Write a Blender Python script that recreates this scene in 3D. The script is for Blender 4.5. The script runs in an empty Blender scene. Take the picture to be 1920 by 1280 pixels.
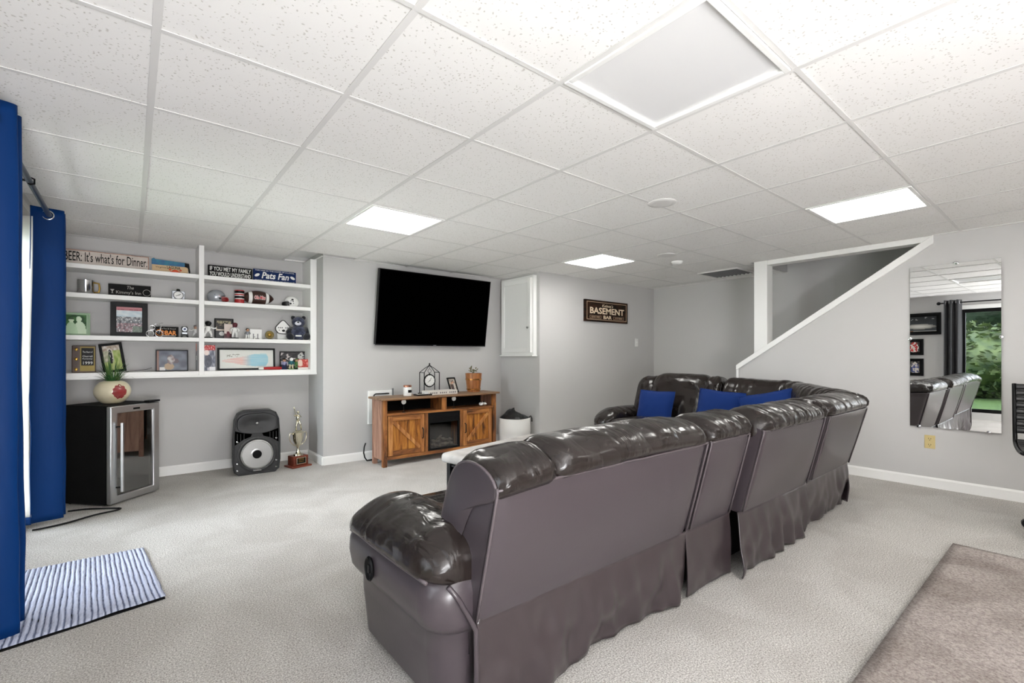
import bpy, bmesh, math, random
from mathutils import Vector, Matrix, noise

random.seed(7)
sc = bpy.context.scene
COL = sc.collection
PI = math.pi

# ------------------------------------------------------------------ camera
ZC, H = 1.14, 2.195            # eye height and ceiling height (m)
FPX, YAW, HOR = 878.25, 0.6828, 668.7
cam_d = bpy.data.cameras.new('camera')
cam = bpy.data.objects.new('camera', cam_d)
COL.objects.link(cam)
cam.location = (0, 0, ZC)
cam.rotation_euler = (PI / 2, 0, -YAW)
cam_d.sensor_width = 36
cam_d.lens = FPX / 1920 * 36
cam_d.shift_y = (HOR - 640) / 1920
cam_d.clip_start = 0.05
sc.camera = cam

# ------------------------------------------------------------------ world, lights, exposure
sc.view_settings.view_transform = 'Standard'
sc.view_settings.look = 'None'
sc.view_settings.gamma = 1
sc.view_settings.use_curve_mapping = False
sc.view_settings.exposure = 1.28
w = bpy.data.worlds.new('sky')
sc.world = w
w.use_nodes = True
wn = w.node_tree.nodes
wn['Background'].inputs['Color'].default_value = (0.86, 0.93, 1.0, 1)
wn['Background'].inputs['Strength'].default_value = 11.0
sc.cycles.max_bounces = 10
sc.cycles.diffuse_bounces = 8
sc.cycles.caustics_reflective = False
sc.cycles.caustics_refractive = False
sc.cycles.sample_clamp_indirect = 6.0


def area(name, loc, rot, sx, sy, power, col=(1, 1, 1), portal=False):
    l = bpy.data.lights.new(name, 'AREA')
    l.shape = 'RECTANGLE'
    l.size, l.size_y = sx, sy
    l.energy = power
    l.color = col
    if portal:
        l.cycles.is_portal = True
    o = bpy.data.objects.new(name, l)
    o.location, o.rotation_euler = loc, rot
    COL.objects.link(o)
    return o


# daylight comes in through the two glazed openings of the window wall (portals guide the sky light)
area('daylight_portal', (-0.80, 3.70, 1.05), (0, -PI / 2, 0), 2.0, 1.5, 1, portal=True)
area('daylight_portal', (-0.80, 0.85, 1.08), (0, -PI / 2, 0), 1.9, 1.4, 1, portal=True)
# added fill light, unseen behind the camera, aimed up to brighten ceiling and walls
area('added_fill', (0.0, -2.0, 0.7), Vector((-0.14, 0.54, 0.83)).to_track_quat('-Z', 'Y').to_euler(), 1.1, 1.5, 100, (0.98, 0.98, 1.0))
MIRROR_TILT, MIRROR_YAW = -0.004, -0.006
PANEL_E = 7.0                  # emission of the lit ceiling panels


# ------------------------------------------------------------------ surveying helpers
_c, _s = math.cos(YAW), math.sin(YAW)


def ray(x, y):
    a, b = (x - 960) / FPX, (HOR - y) / FPX
    return Vector((a * _c + _s, -a * _s + _c, b))


def atY(x, y, Y):
    d = ray(x, y)
    return d * (Y / d.y) + Vector((0, 0, ZC))


def atX(x, y, X):
    d = ray(x, y)
    return d * (X / d.x) + Vector((0, 0, ZC))


def atZ(x, y, Z):
    d = ray(x, y)
    return d * ((Z - ZC) / d.z) + Vector((0, 0, ZC))


def span(x0, x1, y0, y1, Y):
    """centre x, width and height of something standing on the plane Y"""
    a, b = atY(x0, y1, Y), atY(x1, y1, Y)
    m = (x0 + x1) / 2
    return (a.x + b.x) / 2, b.x - a.x, atY(m, y0, Y).z - atY(m, y1, Y).z


# ------------------------------------------------------------------ materials
def lin(c):
    return tuple(((v / 255) / 12.92 if v / 255 <= 0.04045 else ((v / 255 + 0.055) / 1.055) ** 2.4) for v in c)


def M(name, col, rough=0.5, metal=0.0, spec=0.5, coat=0.0, sheen=0.0, emit=0.0, trans=0.0, bump=None, var=None, coords='Object', rvar=None):
    m = bpy.data.materials.new(name)
    m.use_nodes = True
    nt = m.node_tree
    b = nt.nodes['Principled BSDF']
    c = (*lin(col), 1)
    I = b.inputs
    I['Base Color'].default_value = c
    I['Roughness'].default_value = rough
    I['Metallic'].default_value = metal
    I['Specular IOR Level'].default_value = spec
    I['Coat Weight'].default_value = coat
    I['Coat Roughness'].default_value = 0.12
    I['Sheen Weight'].default_value = sheen
    I['Transmission Weight'].default_value = trans
    if emit:
        I['Emission Color'].default_value = c
        I['Emission Strength'].default_value = emit
    tc = None
    if bump or var or rvar:
        tc = nt.nodes.new('ShaderNodeTexCoord')

    def tex(scale, detail=3, stretch=None):
        mp = nt.nodes.new('ShaderNodeMapping')
        if stretch:
            mp.inputs['Scale'].default_value = stretch
        nt.links.new(tc.outputs[coords], mp.inputs['Vector'])
        n = nt.nodes.new('ShaderNodeTexNoise')
        n.inputs['Scale'].default_value = scale
        n.inputs['Detail'].default_value = detail
        nt.links.new(mp.outputs[0], n.inputs['Vector'])
        return n
    if bump:                                   # (scale, strength, distance[, stretch])
        n = tex(bump[0], 3, bump[3] if len(bump) > 3 else None)
        bp = nt.nodes.new('ShaderNodeBump')
        bp.inputs['Strength'].default_value = bump[1]
        bp.inputs['Distance'].default_value = bump[2]
        nt.links.new(n.outputs['Fac'], bp.inputs['Height'])
        nt.links.new(bp.outputs[0], I['Normal'])
    if var:                                    # (scale, other colour, lo, hi[, stretch])
        n = tex(var[0], 4, var[4] if len(var) > 4 else None)
        r = nt.nodes.new('ShaderNodeValToRGB')
        r.color_ramp.elements[0].position = var[2]
        r.color_ramp.elements[1].position = var[3]
        r.color_ramp.elements[0].color = c
        r.color_ramp.elements[1].color = (*lin(var[1]), 1)
        nt.links.new(n.outputs['Fac'], r.inputs[0])
        nt.links.new(r.outputs[0], I['Base Color'])
    if rvar:                                   # (scale, lo rough, hi rough)
        n = tex(rvar[0], 3)
        mr = nt.nodes.new('ShaderNodeMapRange')
        mr.inputs['From Min'].default_value = 0.3
        mr.inputs['From Max'].default_value = 0.7
        mr.inputs['To Min'].default_value = rvar[1]
        mr.inputs['To Max'].default_value = rvar[2]
        nt.links.new(n.outputs['Fac'], mr.inputs['Value'])
        nt.links.new(mr.outputs[0], I['Roughness'])
    return m


MT = {}


def mt(key, *a, **k):
    MT[key] = M(key, *a, **k)
    return MT[key]


mt('wall_paint', (199, 198, 197), 0.75, spec=0.25, bump=(180, 0.06, 0.002))
mt('white_trim', (240, 240, 238), 0.4)
mt('white_paint', (236, 236, 234), 0.45)
mt('grid_white', (224, 223, 221), 0.5)
mt('black', (9, 9, 10), 0.4, spec=0.22)
mt('black_matte', (13, 13, 14), 0.7, spec=0.15)
mt('dark_metal', (28, 28, 30), 0.4, metal=0.6)
mt('rod_metal', (62, 74, 88), 0.35, metal=0.7)
mt('chrome', (215, 215, 218), 0.12, metal=1)
mt('steel', (200, 201, 203), 0.28, metal=1, bump=(60, 0.05, 0.001, (1, 1, 40)))
mt('curtain_blue', (3, 46, 100), 0.5, spec=0.12, sheen=0.0, bump=(9, 0.25, 0.02, (1, 1, 0.35)))
mt('curtain_lining', (238, 237, 232), 0.8)
mt('curtain_black', (40, 41, 44), 0.75, sheen=0.2)
mt('pillow_blue', (8, 42, 104), 0.8, spec=0.2, sheen=0.05, bump=(300, 0.2, 0.002))
mt('leather', (34, 28, 26), 0.25, spec=0.34, coat=0.22, bump=(90, 0.06, 0.003), rvar=(5, 0.16, 0.29))


def creases(m):
    """gathered creases of soft leather: a stretched, warped ridge pattern added under the grain"""
    nt = m.node_tree
    tc = nt.nodes.new('ShaderNodeTexCoord')
    mp = nt.nodes.new('ShaderNodeMapping')
    mp.inputs['Scale'].default_value = (15, 5, 4)
    mp.inputs['Rotation'].default_value = (0, 0.35, 0.25)
    nt.links.new(tc.outputs['Object'], mp.inputs['Vector'])
    n = nt.nodes.new('ShaderNodeTexNoise')
    n.inputs['Scale'].default_value = 1.0
    n.inputs['Detail'].default_value = 2.5
    n.inputs['Distortion'].default_value = 0.9
    nt.links.new(mp.outputs[0], n.inputs['Vector'])
    b2 = nt.nodes.new('ShaderNodeBump')
    b2.inputs['Strength'].default_value = 0.6
    b2.inputs['Distance'].default_value = 0.04
    # broad smooth fields between the gathers
    m1 = nt.nodes.new('ShaderNodeTexNoise')
    m1.inputs['Scale'].default_value = 4.5
    m1.inputs['Detail'].default_value = 1
    nt.links.new(tc.outputs['Object'], m1.inputs['Vector'])
    mr = nt.nodes.new('ShaderNodeMapRange')
    mr.inputs['From Min'].default_value = 0.42
    mr.inputs['From Max'].default_value = 0.62
    nt.links.new(m1.outputs['Fac'], mr.inputs['Value'])
    mu = nt.nodes.new('ShaderNodeMath')
    mu.operation = 'MULTIPLY'
    nt.links.new(n.outputs['Fac'], mu.inputs[0])
    nt.links.new(mr.outputs[0], mu.inputs[1])
    nt.links.new(mu.outputs[0], b2.inputs['Height'])
    grain = [x for x in nt.nodes if x.type == 'BUMP' and x != b2][0]
    nt.links.new(b2.outputs[0], grain.inputs['Normal'])


creases(MT['leather'])
mt('back_vinyl', (64, 57, 61), 0.3, spec=0.55, bump=(70, 0.05, 0.003))
mt('skirt_vinyl', (54, 46, 48), 0.28, spec=0.6, bump=(60, 0.06, 0.003))
mt('piping', (82, 74, 77), 0.35)
mt('glass_dark', (6, 7, 9), 0.03, spec=0.8, coat=1.0)
mt('paper', (226, 222, 214), 0.8)
mt('gold', (186, 150, 74), 0.3, metal=0.9)
mt('red', (168, 30, 34), 0.45)
mt('navy', (24, 44, 92), 0.5)
mt('white_gloss', (240, 240, 238), 0.25)
mt('cream', (226, 214, 180), 0.3, coat=0.3, var=(6, (206, 186, 140), 0.5, 0.85))
mt('green_dark', (34, 74, 34), 0.55)
mt('orange', (220, 84, 44), 0.5)
mt('tan', (206, 178, 138), 0.6)
mt('grey', (120, 120, 122), 0.5)
mt('silver_paint', (168, 172, 178), 0.25, metal=0.4)
mt('football', (58, 34, 26), 0.5, bump=(220, 0.3, 0.002))
mt('skin', (206, 160, 130), 0.6)
mt('beige_plate', (205, 186, 132), 0.4)


def print_material():
    m = bpy.data.materials.new('print')
    m.use_nodes = True
    nt = m.node_tree
    a = nt.nodes.new('ShaderNodeAttribute')
    a.attribute_name = 'ink'
    b = nt.nodes['Principled BSDF']
    b.inputs['Roughness'].default_value = 0.3
    nt.links.new(a.outputs['Color'], b.inputs['Base Color'])
    return m


MT['print'] = print_material()


def wood(name, axis, dark=(58, 30, 14), mid=(138, 84, 42), light=(190, 128, 66), rough=0.5):
    m = bpy.data.materials.new(name)
    m.use_nodes = True
    nt = m.node_tree
    b = nt.nodes['Principled BSDF']
    tc = nt.nodes.new('ShaderNodeTexCoord')
    info = nt.nodes.new('ShaderNodeObjectInfo')
    add = nt.nodes.new('ShaderNodeVectorMath')
    add.operation = 'ADD'
    sc_ = nt.nodes.new('ShaderNodeVectorMath')
    sc_.operation = 'SCALE'
    sc_.inputs['Scale'].default_value = 7.0
    nt.links.new(info.outputs['Random'], sc_.inputs[0])
    nt.links.new(tc.outputs['Object'], add.inputs[0])
    nt.links.new(sc_.outputs[0], add.inputs[1])
    mp = nt.nodes.new('ShaderNodeMapping')
    s = [9.0, 9.0, 9.0]
    s[axis] = 1.1
    mp.inputs['Scale'].default_value = s
    nt.links.new(add.outputs[0], mp.inputs['Vector'])
    n = nt.nodes.new('ShaderNodeTexNoise')
    n.inputs['Scale'].default_value = 2.2
    n.inputs['Detail'].default_value = 6
    n.inputs['Roughness'].default_value = 0.65
    n.inputs['Distortion'].default_value = 0.8
    nt.links.new(mp.outputs[0], n.inputs['Vector'])
    r = nt.nodes.new('ShaderNodeValToRGB')
    e = r.color_ramp.elements
    e[0].position, e[0].color = 0.33, (*lin(dark), 1)
    e[1].position, e[1].color = 0.68, (*lin(light), 1)
    k = e.new(0.48)
    k.color = (*lin(mid), 1)
    nt.links.new(n.outputs['Fac'], r.inputs[0])
    nt.links.new(r.outputs[0], b.inputs['Base Color'])
    b.inputs['Roughness'].default_value = rough
    bp = nt.nodes.new('ShaderNodeBump')
    bp.inputs['Strength'].default_value = 0.15
    bp.inputs['Distance'].default_value = 0.002
    nt.links.new(n.outputs['Fac'], bp.inputs['Height'])
    nt.links.new(bp.outputs[0], b.inputs['Normal'])
    MT[name] = m
    return m


wood('wood_x', 0, (46, 24, 12), (132, 80, 40), (186, 124, 64))
wood('wood_z', 2, (46, 24, 12), (132, 80, 40), (186, 124, 64))
wood('wood_y', 1)
wood('wood_pale_z', 2, (110, 72, 58), (160, 118, 98), (190, 150, 128))
wood('wood_gold_z', 2, (60, 28, 8), (160, 98, 36), (206, 144, 62))
wood('wood_top', 0, (92, 66, 48), (134, 104, 78), (160, 130, 100))
wood('wood_barrel', 2, (120, 68, 34), (164, 104, 58), (188, 128, 76), 0.35)
wood('wood_red', 0, (70, 26, 16), (112, 48, 30), (138, 66, 44), 0.3)


def carpet(name, c1, c2, c3, s1, fine):
    m = bpy.data.materials.new(name)
    m.use_nodes = True
    nt = m.node_tree
    b = nt.nodes['Principled BSDF']
    tc = nt.nodes.new('ShaderNodeTexCoord')
    n1 = nt.nodes.new('ShaderNodeTexNoise')
    n1.inputs['Scale'].default_value = fine
    n1.inputs['Detail'].default_value = 5
    n1.inputs['Roughness'].default_value = 0.7
    n2 = nt.nodes.new('ShaderNodeTexNoise')
    n2.inputs['Scale'].default_value = s1
    n2.inputs['Detail'].default_value = 4
    n2.inputs['Distortion'].default_value = 1.0
    for n in (n1, n2):
        nt.links.new(tc.outputs['Object'], n.inputs['Vector'])
    r1 = nt.nodes.new('ShaderNodeValToRGB')
    r1.color_ramp.elements[0].position, r1.color_ramp.elements[0].color = 0.36, (*lin(c1), 1)
    r1.color_ramp.elements[1].position, r1.color_ramp.elements[1].color = 0.62, (*lin(c2), 1)
    nt.links.new(n1.outputs['Fac'], r1.inputs[0])
    r2 = nt.nodes.new('ShaderNodeValToRGB')
    r2.color_ramp.elements[0].position, r2.color_ramp.elements[0].color = 0.38, (*lin(c3), 1)
    r2.color_ramp.elements[1].position, r2.color_ramp.elements[1].color = 0.6, (1, 1, 1, 1)
    nt.links.new(n2.outputs['Fac'], r2.inputs[0])
    mx = nt.nodes.new('ShaderNodeMix')
    mx.data_type = 'RGBA'
    mx.blend_type = 'MULTIPLY'
    mx.inputs['Factor'].default_value = 1
    nt.links.new(r1.outputs[0], mx.inputs[6])
    nt.links.new(r2.outputs[0], mx.inputs[7])
    nt.links.new(mx.outputs[2], b.inputs['Base Color'])
    b.inputs['Roughness'].default_value = 0.95
    b.inputs['Specular IOR Level'].default_value = 0.1
    b.inputs['Sheen Weight'].default_value = 0.15
    bp = nt.nodes.new('ShaderNodeBump')
    bp.inputs['Strength'].default_value = 0.8
    bp.inputs['Distance'].default_value = 0.012
    nt.links.new(n1.outputs['Fac'], bp.inputs['Height'])
    nt.links.new(bp.outputs[0], b.inputs['Normal'])
    MT[name] = m
    return m


carpet('carpet', (140, 134, 127), (246, 243, 238), (240, 239, 238), 2.2, 165)
carpet('rug_pile', (132, 121, 116), (188, 178, 172), (212, 208, 205), 2.2, 95)


def tile_material():
    """mineral-fibre ceiling board: white with scattered little fissures"""
    m = bpy.data.materials.new('ceiling_board')
    m.use_nodes = True
    nt = m.node_tree
    b = nt.nodes['Principled BSDF']
    tc = nt.nodes.new('ShaderNodeTexCoord')
    info = nt.nodes.new('ShaderNodeObjectInfo')
    mul = nt.nodes.new('ShaderNodeMath')
    mul.operation = 'MULTIPLY'
    mul.inputs[1].default_value = 37.0
    nt.links.new(info.outputs['Random'], mul.inputs[0])
    add = nt.nodes.new('ShaderNodeVectorMath')
    add.operation = 'ADD'
    nt.links.new(tc.outputs['Object'], add.inputs[0])
    nt.links.new(mul.outputs[0], add.inputs[1])
    dist = nt.nodes.new('ShaderNodeTexNoise')
    dist.inputs['Scale'].default_value = 14
    nt.links.new(add.outputs[0], dist.inputs['Vector'])
    ad2 = nt.nodes.new('ShaderNodeVectorMath')
    ad2.operation = 'MULTIPLY_ADD'
    ad2.inputs[1].default_value = (0.05, 0.05, 0)
    nt.links.new(dist.outputs['Color'], ad2.inputs[0])
    nt.links.new(add.outputs[0], ad2.inputs[2])
    v = nt.nodes.new('ShaderNodeTexVoronoi')
    v.inputs['Scale'].default_value = 76
    v.inputs['Randomness'].default_value = 1
    nt.links.new(ad2.outputs[0], v.inputs['Vector'])
    rr = nt.nodes.new('ShaderNodeValToRGB')
    rr.color_ramp.elements[0].position = 0.17
    rr.color_ramp.elements[1].position = 0.30
    nt.links.new(v.outputs['Distance'], rr.inputs[0])
    # only some of the cells carry a fissure
    lt = nt.nodes.new('ShaderNodeSeparateColor')
    nt.links.new(v.outputs['Color'], lt.inputs[0])
    g = nt.nodes.new('ShaderNodeMath')
    g.operation = 'GREATER_THAN'
    g.inputs[1].default_value = 0.62
    nt.links.new(lt.outputs[0], g.inputs[0])
    mx0 = nt.nodes.new('ShaderNodeMath')
    mx0.operation = 'MAXIMUM'
    nt.links.new(rr.outputs[0], mx0.inputs[0])
    nt.links.new(g.outputs[0], mx0.inputs[1])
    mx = nt.nodes.new('ShaderNodeMix')
    mx.data_type = 'RGBA'
    mx.inputs[6].default_value = (*lin((208, 205, 200)), 1)  # fissure grey: shade of the tiny pits put into the colour
    mx.inputs[7].default_value = (*lin((243, 242, 240)), 1)
    nt.links.new(mx0.outputs[0], mx.inputs[0])
    nt.links.new(mx.outputs[2], b.inputs['Base Color'])
    b.inputs['Roughness'].default_value = 0.9
    b.inputs['Specular IOR Level'].default_value = 0.1
    bp = nt.nodes.new('ShaderNodeBump')
    bp.inputs['Strength'].default_value = 0.35
    bp.inputs['Distance'].default_value = 0.002
    nt.links.new(mx0.outputs[0], bp.inputs['Height'])
    nt.links.new(bp.outputs[0], b.inputs['Normal'])
    return m


MT['ceiling_board'] = tile_material()


# ------------------------------------------------------------------ mesh building
class MB:
    def __init__(s):
        s.v, s.f = [], []

    def add(s, vs, fs):
        o = len(s.v)
        s.v += [tuple(p) for p in vs]
        s.f += [tuple(i + o for i in f) for f in fs]
        return s

    def box(s, x0, x1, y0, y1, z0, z1):
        return s.add([(x0, y0, z0), (x1, y0, z0), (x1, y1, z0), (x0, y1, z0), (x0, y0, z1), (x1, y0, z1), (x1, y1, z1), (x0, y1, z1)],
                     [(3, 2, 1, 0), (4, 5, 6, 7), (0, 1, 5, 4), (1, 2, 6, 5), (2, 3, 7, 6), (3, 0, 4, 7)])

    def quadbar(s, p0, p1, wx, wy, up=(0, 0, 1)):
        """square bar from p0 to p1"""
        p0, p1 = Vector(p0), Vector(p1)
        d = (p1 - p0).normalized()
        u = Vector(up)
        if abs(d.dot(u)) > 0.95:
            u = Vector((0, 1, 0))
        a = d.cross(u).normalized() * wx / 2
        b = d.cross(a).normalized() * wy / 2
        vs = [p + q for p in (p0, p1) for q in (a + b, a - b, -a - b, -a + b)]
        return s.add(vs, [(0, 1, 2, 3), (7, 6, 5, 4), (0, 4, 5, 1), (1, 5, 6, 2), (2, 6, 7, 3), (3, 7, 4, 0)])

    def tube(s, pts, r, n=8, closed=False, cap=True):
        pts = [Vector(p) for p in pts]
        rs = r if isinstance(r, (list, tuple)) else [r] * len(pts)
        vs, N = [], len(pts)
        prev = None
        for i, p in enumerate(pts):
            if closed:
                t = pts[(i + 1) % N] - pts[i - 1]
            else:
                t = pts[min(i + 1, N - 1)] - pts[max(i - 1, 0)]
            t.normalize()
            if prev is None:
                u = Vector((0, 0, 1)) if abs(t.z) < 0.9 else Vector((1, 0, 0))
                a = t.cross(u).normalized()
            else:
                a = (prev - t * prev.dot(t)).normalized()
            prev = a
            b = t.cross(a)
            for k in range(n):
                w_ = 2 * PI * k / n
                vs.append(p + (a * math.cos(w_) + b * math.sin(w_)) * rs[i])
        fs = []
        for i in range(N if closed else N - 1):
            j = (i + 1) % N
            for k in range(n):
                l = (k + 1) % n
                fs.append((i * n + k, i * n + l, j * n + l, j * n + k))
        if not closed and cap:
            fs += [tuple(range(n))[::-1], tuple((N - 1) * n + k for k in range(n))]
        return s.add(vs, fs)

    def cyl(s, p0, p1, r0, r1=None, n=16):
        return s.tube([p0, p1], [r0, r0 if r1 is None else r1], n)

    def lathe(s, prof, c=(0, 0, 0), n=24, axis='z', sq=1.0):
        vs, K = [], len(prof)
        for r, z in prof:
            for k in range(n):
                a = 2 * PI * k / n
                x, y = r * math.cos(a), r * math.sin(a) * sq
                p = (x, y, z) if axis == 'z' else ((x, -z, y) if axis == 'y' else (z, x, y))
                vs.append((p[0] + c[0], p[1] + c[1], p[2] + c[2]))
        fs = []
        for i in range(K - 1):
            for k in range(n):
                l = (k + 1) % n
                fs.append((i * n + k, i * n + l, (i + 1) * n + l, (i + 1) * n + k))
        if prof[0][0] > 1e-6:
            fs.append(tuple(range(n))[::-1])
        if prof[-1][0] > 1e-6:
            fs.append(tuple((K - 1) * n + k for k in range(n)))
        return s.add(vs, fs)

    def ell(s, c, r, n=16, m=10):
        vs, fs = [], []
        for i in range(m + 1):
            t = PI * i / m
            for k in range(n):
                a = 2 * PI * k / n
                vs.append((c[0] + r[0] * math.sin(t) * math.cos(a), c[1] + r[1] * math.sin(t) * math.sin(a), c[2] + r[2] * math.cos(t)))
        for i in range(m):
            for k in range(n):
                l = (k + 1) % n
                fs.append((i * n + k, (i + 1) * n + k, (i + 1) * n + l, i * n + l))
        return s.add(vs, fs)

    def prism(s, poly, d0, d1, plane='xz'):
        """closed 2-D outline pushed from depth d0 to d1"""
        n = len(poly)
        f = {'xz': lambda p, d: (p[0], d, p[1]), 'xy': lambda p, d: (p[0], p[1], d), 'yz': lambda p, d: (d, p[0], p[1])}[plane]
        vs = [f(p, d0) for p in poly] + [f(p, d1) for p in poly]
        fs = [tuple(range(n)), tuple(range(2 * n - 1, n - 1, -1))]
        fs += [(i, i + n, (i + 1) % n + n, (i + 1) % n) for i in range(n)]
        return s.add(vs, fs)

    def ring(s, w, h, b, y0, y1, z0=0.0):
        """rectangular frame in the XZ plane, bar width b, standing on z0"""
        o = [(-w / 2, z0), (w / 2, z0), (w / 2, z0 + h), (-w / 2, z0 + h)]
        i = [(-w / 2 + b, z0 + b), (w / 2 - b, z0 + b), (w / 2 - b, z0 + h - b), (-w / 2 + b, z0 + h - b)]
        vs = [(p[0], y, p[1]) for y in (y0, y1) for p in o + i]
        fs = []
        for k in range(4):
            l = (k + 1) % 4
            fs += [(k, l, 4 + l, 4 + k), (8 + l, 8 + k, 12 + k, 12 + l), (l, k, 8 + k, 8 + l), (4 + k, 4 + l, 12 + l, 12 + k)]
        return s.add(vs, fs)

    def grid(s, nu, nv, fn, flip=False):
        vs = [fn(i / nu, j / nv) for j in range(nv + 1) for i in range(nu + 1)]
        fs = []
        for j in range(nv):
            for i in range(nu):
                a = j * (nu + 1) + i
                q = (a, a + 1, a + nu + 2, a + nu + 1)
                fs.append(q[::-1] if flip else q)
        return s.add(vs, fs)

    def build(s, name, mat, parent=None, loc=(0, 0, 0), rot=(0, 0, 0), smooth=None, bevel=0, seg=2, sub=0, solid=0, kind=None, fix=True):
        me = bpy.data.meshes.new(name)
        me.from_pydata(s.v, [], s.f)
        if fix:
            bm = bmesh.new()
            bm.from_mesh(me)
            bmesh.ops.recalc_face_normals(bm, faces=bm.faces)
            bm.to_mesh(me)
            bm.free()
        if isinstance(mat, str):
            mat = MT[mat]
        me.materials.append(mat)
        if smooth is not None:
            me.shade_smooth()
            if smooth < 180:
                me.set_sharp_from_angle(angle=math.radians(smooth))
        o = bpy.data.objects.new(name, me)
        COL.objects.link(o)
        o.location, o.rotation_euler = loc, rot
        if parent:
            o.parent = parent
        if bevel:
            md = o.modifiers.new('bevel', 'BEVEL')
            md.width, md.segments = bevel, seg
            md.limit_method = 'ANGLE'
            md.angle_limit = math.radians(40)
            if smooth is None:
                me.shade_smooth()
                me.set_sharp_from_angle(angle=math.radians(50))
        if solid:
            md = o.modifiers.new('solid', 'SOLIDIFY')
            md.thickness, md.offset = solid, 0
        if sub:
            md = o.modifiers.new('sub', 'SUBSURF')
            md.levels = md.render_levels = sub
        if kind:
            o['kind'] = kind
        return o


def tag(o, label=None, cat=None, group=None, kind=None):
    if label:
        o['label'] = label
    if cat:
        o['category'] = cat
    if group:
        o['group'] = group
    if kind:
        o['kind'] = kind
    return o


def thing(name, label, cat, loc=(0, 0, 0), rotz=0.0, group=None, rot=None):
    o = bpy.data.objects.new(name, None)
    o.empty_display_size = 0.05
    COL.objects.link(o)
    o.location = loc
    o.rotation_euler = rot if rot else (0, 0, rotz)
    return tag(o, label, cat, group)


def struct(name, mb, mat, parent=None, **k):
    o = mb.build(name, mat, parent, **k)
    if not parent:
        o['kind'] = 'structure'
    return o


def copy_tree(o, parent=None):
    c = o.copy()
    COL.objects.link(c)
    if parent:
        c.parent = parent
    for ch in [x for x in bpy.data.objects if x.parent == o]:
        copy_tree(ch, c)
    return c


FIT = []


def text(name, body, mat, parent, loc, width=None, size=0.05, rot=(PI / 2, 0, 0), extrude=0.0006, shear=0.0, bold=0.0, height=None, align='CENTER', spacing=1.0):
    cu = bpy.data.curves.new('font', 'FONT')
    cu.body = body
    cu.size = size
    cu.align_x = align
    cu.align_y = 'CENTER'
    cu.extrude = extrude
    cu.shear = shear
    cu.offset = bold
    cu.space_character = spacing
    cu.resolution_u = 2
    cu.materials.append(MT[mat])
    o = bpy.data.objects.new('font', cu)
    COL.objects.link(o)
    o.parent = parent
    o.location, o.rotation_euler = loc, rot
    if width:
        FIT.append((o, width, height))
    return o


def picture(name, w, h, nx, ny, fn, parent, loc=(0, 0, 0), rot=(0, 0, 0), seed=0):
    """a flat print: a sheet in the XZ plane facing -Y, inked cell by cell by fn(u, v) -> sRGB"""
    vs = [(-w / 2 + w * i / nx, 0, h * j / ny) for j in range(ny + 1) for i in range(nx + 1)]
    fs, ink = [], []
    for j in range(ny):
        for i in range(nx):
            a = j * (nx + 1) + i
            fs.append((a, a + 1, a + nx + 2, a + nx + 1))
            c = lin(fn((i + 0.5) / nx, (j + 0.5) / ny))
            ink += [(*c, 1)] * 4
    me = bpy.data.meshes.new(name)
    me.from_pydata(vs, [], fs)
    at = me.color_attributes.new('ink', 'FLOAT_COLOR', 'CORNER')
    at.data.foreach_set('color', [x for c in ink for x in c])
    me.materials.append(MT['print'])
    o = bpy.data.objects.new(name, me)
    COL.objects.link(o)
    o.parent = parent
    o.location, o.rotation_euler = loc, rot
    return o


def nz(x, y, s=0.0):
    return noise.noise(Vector((x, y, s)))


def mixc(a, b, t):
    t = max(0, min(1, t))
    return tuple(p + (q - p) * t for p, q in zip(a, b))


def round_rect(w, h, r, n=5, cx=0.0, cy=0.0):
    pts = []
    for (sx, sy, a0) in ((1, -1, -90), (1, 1, 0), (-1, 1, 90), (-1, -1, 180)):
        for k in range(n + 1):
            a = math.radians(a0 + 90 * k / n)
            pts.append((cx + sx * (w / 2 - r) + r * math.cos(a), cy + sy * (h / 2 - r) + r * math.sin(a)))
    return pts


def catmull(pts, per, closed=True):
    N = len(pts)
    out = []
    for i in range(N if closed else N - 1):
        if closed:
            p0, p1, p2, p3 = (Vector(pts[(i + k) % N]) for k in (-1, 0, 1, 2))
        else:
            p0, p1, p2, p3 = (Vector(pts[max(0, min(N - 1, i + k))]) for k in (-1, 0, 1, 2))
        for k in range(per):
            t = k / per
            out.append(0.5 * ((2 * p1) + (p2 - p0) * t + (2 * p0 - 5 * p1 + 4 * p2 - p3) * t * t + (3 * p1 - p0 - 3 * p2 + p3) * t ** 3))
    if not closed:
        out.append(Vector(pts[-1]))
    return out

# ================================================================== THE ROOM
XL, XR, XF = -0.60, 5.42, 6.35          # window wall, stair wall, far wall
YT, YN, YS, YB = 5.07, 5.58, 4.29, -3.0  # television wall, alcove wall, sign wall, rear wall
XA, XC = 1.565, 3.93                    # alcove side, cabinet face

# floor
struct('floor', MB().box(XL - 0.15, XF + 0.1, YB - 0.1, YN + 0.1, -0.06, 0), 'carpet')

# walls
W = 'wall_paint'
op1 = (2.95, 4.46, 0.02, 2.03)          # sliding door opening on the window wall
op2 = (0.20, 1.50, 0.12, 1.93)          # second glazed opening nearer the camera
b = MB()
b.box(XL - 0.12, XL, YB, op2[0], 0, H + 0.06)
b.box(XL - 0.12, XL, op2[0], op2[1], 0, op2[2])
b.box(XL - 0.12, XL, op2[0], op2[1], op2[3], H + 0.06)
b.box(XL - 0.12, XL, op2[1], op1[0], 0, H + 0.06)
b.box(XL - 0.12, XL, op1[0], op1[1], op1[3], H + 0.06)
b.box(XL - 0.12, XL, op1[1], YN + 0.1, 0, H + 0.06)
struct('wall_window', b, W)
struct('wall_alcove', MB().box(XL, XA, YN, YN + 0.1, 0, H + 0.06), W)
struct('wall_television', MB().box(XA, XC, YT, YN + 0.1, 0, H + 0.06), W)
struct('wall_sign', MB().box(XC, XF + 0.1, YS, YT + 0.4, 0, H + 0.06), W)
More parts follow.
